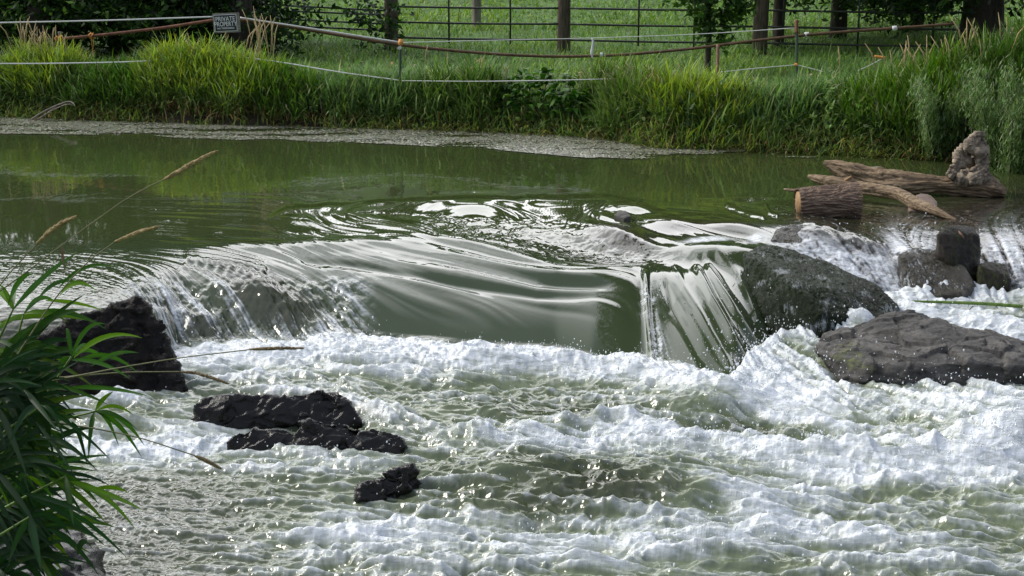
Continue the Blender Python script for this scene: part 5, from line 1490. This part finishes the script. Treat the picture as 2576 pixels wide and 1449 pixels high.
def text(s, size, cz, name='lettering', xs=1.0):
    cu = bpy.data.curves.new('t', 'FONT'); cu.body = s; cu.align_x = 'CENTER'; cu.align_y = 'CENTER'; cu.size = size; cu.extrude = .0015; cu.offset = size * 0.010
    o = bpy.data.objects.new('t', cu); col.objects.link(o)
    me = bpy.data.meshes.new_from_object(o.evaluated_get(bpy.context.evaluated_depsgraph_get())); bpy.data.objects.remove(o)
    for v_ in me.vertices:
        v_.co = rot @ (Vector((v_.co.x * xs - 2 * SC, -.0205 - v_.co.z, v_.co.y + cz))) + ctr - sg.location
    me.flip_normals(); me.materials.clear(); me.materials.append(M_white)
    o = bpy.data.objects.new(name, me); col.objects.link(o); o.parent = sg
text('PRIVATE', 15.5 * SC, 9.5 * SC, xs=.84)
text('PROPERTY', 15.5 * SC, -3.0 * SC, xs=.76)
text('NO TRESPASSING', 6.0 * SC, -13.0 * SC, xs=.90)
v, f = tube(PY([(571, 36, 18.65), (571, 90, 18.66), (570, 150, 18.7)]), [.018] * 3, 8, 10); part('post', v, f, M_rust, sg)

# ------------------------------------------------------------------ foreground reeds
M_reed = leaf_mat('foreground_reed_leaf', 0.46, 0.28, 0.30, mottle=True)
def leaf3(base, tip, w, sag=0.02, twist=0.3, fold=0.35, n=12, side=None):
    base, tip = Vector(base), Vector(tip)
    d = tip - base; L_ = d.length
    s_ = (side or Vector((-d.z, 0.25 * d.x, d.x))).normalized()
    nrm = d.cross(s_).normalized()
    vs = []
    for k in range(n):
        s = k / (n - 1)
        p = base + d * s + Vector((0, 0, 4 * sag * s * (1 - s))) + Vector((0, 0, 0))
        ww = w * 0.5 * (min(1, 0.25 + 3.0 * s)) * (1 - s ** 2.6) ** 0.9
        a = twist * (s - .5) * 2
        u = s_ * math.cos(a) + nrm * math.sin(a); q = nrm * math.cos(a) - s_ * math.sin(a)
        vs += [p + u * ww + q * ww * fold, p, p - u * ww + q * ww * fold]
    V_ = np.array([tuple(v) for v in vs])
    Fq = np.array([(3 * k + j, 3 * k + j + 1, 3 * k + j + 4, 3 * k + j + 3) for k in range(n - 1) for j in (0, 1)])
    return V_, [Fq]

def reed(label, node, y, tips, stem_to, seed, tone=1.0, w=(11, 17), dark=False):
    rd = random.Random(seed)
    b0 = at_y(node[0], node[1], y)
    t = thing('reed_plant', label, 'reed', 'foreground reed stems at the left', tuple(at_y(stem_to[0], stem_to[1], y + .05)))
    st_ = PY([(stem_to[0], stem_to[1], y + .05), ((stem_to[0] + node[0]) / 2 + rd.uniform(-8, 8), (stem_to[1] + node[1]) / 2, y + .02), (node[0], node[1], y)])
    v, f = tube(st_, [.0035, .003, .0022], 7, 16); part('stem', v, f, M_cane, t)
    ps = []; cs = []
    for tp in tips:
        yt = y + (tp[4] if len(tp) > 4 else rd.uniform(-.12, .12))
        bs = b0 if len(tp) < 4 or tp[2] is None else at_y(tp[2], tp[3], y)
        e = at_y(tp[0], tp[1], yt)
        ww = rd.uniform(*w) * y / F
        v, fs = leaf3(bs, e, ww, sag=rd.uniform(.005, .03), twist=rd.uniform(-.5, .5), fold=rd.uniform(.15, .5))
        g = rd.uniform(.75, 1.2) * tone
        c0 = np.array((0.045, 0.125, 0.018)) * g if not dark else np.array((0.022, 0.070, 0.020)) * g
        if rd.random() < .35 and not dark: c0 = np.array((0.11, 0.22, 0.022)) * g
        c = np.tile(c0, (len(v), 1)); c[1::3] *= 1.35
        ps.append((v, fs)); cs.append(c)
    v, f = join(ps)
    part('leaves', v, f, M_reed, t, attrs={'tint': np.vstack(cs)})

reed('topmost reed with a fan of bright narrow leaves against the thin water sheet', (33, 778), 3.0,
     [(200, 633), (303, 677, 150, 722), (213, 721, 90, 760), (43, 696), (0, 716), (-60, 700), (88, 690, 20, 770), (250, 738, 150, 745)], (-60, 1000), 1, 0.95)
reed('reed with long level leaves pointing right across the top of the boulder', (60, 790), 3.15,
     [(260, 781, 115, 756), (270, 830, 85, 785), (242, 811, 0, 811), (175, 812), (-40, 860), (140, 760)], (-40, 1100), 2, .8)
reed('reed with bright fanned leaves over the middle of the black boulder', (180, 897), 2.95,
     [(167, 828), (272, 818), (360, 851, 186, 900), (350, 888, 230, 920), (347, 938, 190, 910), (220, 866), (330, 955, 180, 905), (140, 985), (265, 905)], (40, 1120), 3, 1.0)
reed('reed whose leaves spray right over the foot of the black boulder', (240, 1035), 3.0,
     [(378, 998, 170, 975), (337, 1046), (358, 1153), (365, 1123), (285, 985), (300, 1125), (345, 1080), (222, 1158), (275, 1020, 90, 965)], (60, 1080), 4, .95)
reed('reed with drooping leaves hanging before the small left foam pool', (105, 1020), 2.8,
     [(140, 1180), (220, 1175, 180, 1060), (280, 1160, 120, 1030), (60, 1140), (20, 1130), (250, 1190, 100, 1100), (190, 1200, 90, 1060), (170, 1125), (150, 1090, 60, 980)], (-40, 1120), 5, .7, dark=True)
reed('reed with two leaves crossing level above the foam pool', (85, 1192), 2.9, [(278, 1146), (242, 1186), (143, 1288), (132, 1160), (210, 1240), (30, 1260)], (-60, 1220), 6, 1.0)
reed('large reed with broad leaves sweeping down right over the rapids', (165, 1198), 2.85,
     [(185, 1322), (363, 1285, 170, 1210), (342, 1332, 170, 1215), (322, 1238, 230, 1230), (267, 1316, 120, 1200), (250, 1270, 140, 1180)], (-30, 1300), 7, .85, (15, 22))
reed('lowest reed with long dark leaves ending above the bottom boulder', (75, 1300), 2.8,
     [(320, 1404, 90, 1250), (267, 1376, 40, 1230), (268, 1322, 60, 1240), (105, 1440), (250, 1449, 120, 1330), (20, 1420), (235, 1385, 195, 1395), (180, 1350)], (-80, 1400), 8, .7, (15, 24), dark=True)
rdm = random.Random(12)
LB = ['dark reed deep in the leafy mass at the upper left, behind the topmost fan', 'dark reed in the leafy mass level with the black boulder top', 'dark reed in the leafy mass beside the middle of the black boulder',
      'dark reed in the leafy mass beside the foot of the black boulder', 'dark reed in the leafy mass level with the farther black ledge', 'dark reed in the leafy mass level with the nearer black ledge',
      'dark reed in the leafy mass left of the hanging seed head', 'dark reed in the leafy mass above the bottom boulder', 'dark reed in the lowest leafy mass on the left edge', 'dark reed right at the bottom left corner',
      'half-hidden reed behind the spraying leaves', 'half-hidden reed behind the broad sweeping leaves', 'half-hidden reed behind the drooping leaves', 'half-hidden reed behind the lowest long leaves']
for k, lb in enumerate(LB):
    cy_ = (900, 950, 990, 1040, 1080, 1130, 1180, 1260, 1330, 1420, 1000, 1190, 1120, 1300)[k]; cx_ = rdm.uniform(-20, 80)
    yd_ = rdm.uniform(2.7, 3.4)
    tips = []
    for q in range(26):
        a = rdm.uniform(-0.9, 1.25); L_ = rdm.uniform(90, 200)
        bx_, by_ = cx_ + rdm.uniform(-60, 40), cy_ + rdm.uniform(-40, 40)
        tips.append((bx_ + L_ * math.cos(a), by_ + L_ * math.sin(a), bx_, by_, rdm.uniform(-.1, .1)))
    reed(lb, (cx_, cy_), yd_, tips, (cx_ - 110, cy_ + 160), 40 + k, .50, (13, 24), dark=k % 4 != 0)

# flowering grass stalks in front of the water
M_seed = simple_mat('ripe_seed_head', (0.20, 0.13, 0.045), (0.48, 0.37, 0.18), 60, 0.8, 0.6)
M_seedd = simple_mat('brown_seed_head', (0.12, 0.08, 0.035), (0.32, 0.23, 0.12), 60, 0.8, 0.6)
M_stalk = simple_mat('dry_stalk', (0.10, 0.10, 0.04), (0.20, 0.19, 0.09), 30, 0.6, 0)
def stalk(label, pts, head0, y, thick=1.0, mat=None):
    t = thing('grass_stalk', label, 'grass stalk', 'flowering grass stalks at the left', tuple(at_y(*pts[0], y)))
    P = PY([(a, b, y) for a, b in pts]); v, f = tube(P, [.0022, .0016] + [.0013] * (len(P) - 2), 6, 60); part('stem', v, f, M_stalk, t)
    HP = PY([(a, b, y - .002) for a, b in head0])
    hd = [tube(HP, [.0022] + [.0045 * thick] * (len(HP) - 2) + [.0018], 7, 40)]
    rd = random.Random(int(pts[0][0]) + 99)
    for k in range(170):
        q = rd.random(); i_ = min(int(q * (len(HP) - 1)), len(HP) - 2); fr = q * (len(HP) - 1) - i_
        b = HP[i_].lerp(HP[i_ + 1], fr); ax = (HP[i_ + 1] - HP[i_]).normalized()
        sd2 = Vector((rd.gauss(0, 1), rd.gauss(0, 1), rd.gauss(0, 1))); sd2 -= ax * sd2.dot(ax); sd2.normalize()
        w_ = .0055 * thick * (math.sin(math.pi * min(1, q * .9 + .08)) ** .5)
        s0 = b + sd2 * w_ * .35; s1 = b + sd2 * w_ * 1.2 + ax * .007
        hd.append(tube([s0, (s0 + s1) / 2, s1], [.0007, .0016, .0003], 4))
    v, f = join(hd); part('seed_head', v, f, mat or M_seed, t)
stalk('longest stalk, its straw seed head reaching highest over the green pool', [(-40, 760), (60, 690), (160, 612), (330, 490), (415, 450)], [(412, 452), (450, 432), (490, 408), (545, 380)], 3.0)
stalk('short leaning stalk whose seed head ends at the far left over the pool', [(-60, 800), (20, 690), (95, 612)], [(92, 614), (125, 582), (155, 562), (188, 546)], 3.05)
stalk('stalk with a slender seed head between the longest stalk and the cascade', [(20, 930), (130, 760), (215, 660), (290, 608)], [(288, 609), (320, 596), (355, 582), (396, 571)], 2.95, .8)
stalk('nearly level stalk crossing the black boulder to the foot of the cascade', [(120, 960), (300, 925), (450, 900), (632, 879)], [(630, 879), (670, 877), (715, 876), (760, 876)], 2.9, .6, M_seedd)
stalk('drooping stalk ending over the foam just below the level one', [(150, 950), (310, 936), (455, 935)], [(455, 935), (490, 938), (530, 949), (570, 964)], 2.95, .6, M_seedd)
stalk('low stalk with a stubby seed head before the black ledges', [(120, 1060), (250, 1080), (350, 1100), (490, 1146)], [(490, 1147), (510, 1155), (530, 1165), (552, 1177)], 2.9, .7, M_seedd)
v, f = leaf3(at_y(155, 618, 3.0), at_y(162, 678, 3.0), .006, 0, .2)
obj_at('dry_leaf_blade', v, f, M_dead, 'small reddish dry blade hanging from the longest stalk', 'leaf')

# ------------------------------------------------------------------ spray
def spray():
    zones = [(700, 870, 180, 8, 160, .08), (1150, 878, 200, 7, 260, .06), (1450, 902, 120, 7, 160, .06), (2100, 1030, 300, 40, 500, .12), (1500, 1100, 350, 24, 420, .08), (2150, 1165, 250, 26, 420, .10), (1900, 930, 60, 40, 500, .20), (2480, 1120, 90, 50, 420, .16), (1700, 1340, 250, 30, 300, .07), (1200, 960, 450, 40, 300, .05), (800, 1180, 350, 40, 250, .05), (2165, 800, 60, 26, 160, .08), (1900, 890, 70, 45, 200, .16), (2250, 930, 160, 30, 260, .18), (2400, 960, 120, 20, 120, .10), (930, 850, 40, 12, 24, .08), (1560, 905, 120, 10, 60, .06), (1700, 925, 120, 14, 110, .08),
             (2520, 1080, 70, 40, 130, .14), (1250, 1100, 160, 20, 90, .08), (1650, 1090, 200, 20, 110, .08), (450, 800, 60, 60, 60, .06), (2180, 700, 60, 30, 60, .06), (2330, 620, 50, 40, 70, .06),
             (2540, 640, 40, 50, 60, .06), (2000, 860, 60, 20, 70, .08), (1950, 1130, 250, 25, 90, .08), (1650, 860, 14, 60, 40, .04), (750, 1120, 200, 14, 40, .06)]
    bm = bmesh.new(); bmesh.ops.create_icosphere(bm, subdivisions=1, radius=1)
    tv = np.array([tuple(v_.co) for v_ in bm.verts]); tf = np.array([[v_.index for v_ in f_.verts] for f_ in bm.faces]); bm.free()
    Vs, Fs, k = [], [], 0
    for cu, cv, ru, rv, n, up in zones:
        for _ in range(n):
            pu, pv = cu + rng.normal() * ru, cv + rng.normal() * rv
            z = -.4 if pv > 760 else -.15
            for _ in range(3):
                p = at_z(pu, pv, z); z = water_z(p.x, max(p.y, 4.5))
            s = 0.0016 + 0.0040 * rng.random() ** 3
            st = np.array([1, 1, 1 + rng.random() * 1.2]) * s
            hgt = abs(rng.normal()) * up * 0.5
            Vs.append(tv * st + np.array([p.x, p.y - 0.05, z + hgt + 0.01])); Fs.append(tf + k * len(tv)); k += 1
    m, nt, b = new_mat('water_drop'); b.inputs['Base Color'].default_value = (.80, .84, .88, 1); b.inputs['Roughness'].default_value = .08
    o = mesh_np('water_spray', np.vstack(Vs), np.vstack(Fs), m); tag(o, 'white drops of spray thrown up where the water breaks', 'spray', kind='stuff')
spray()
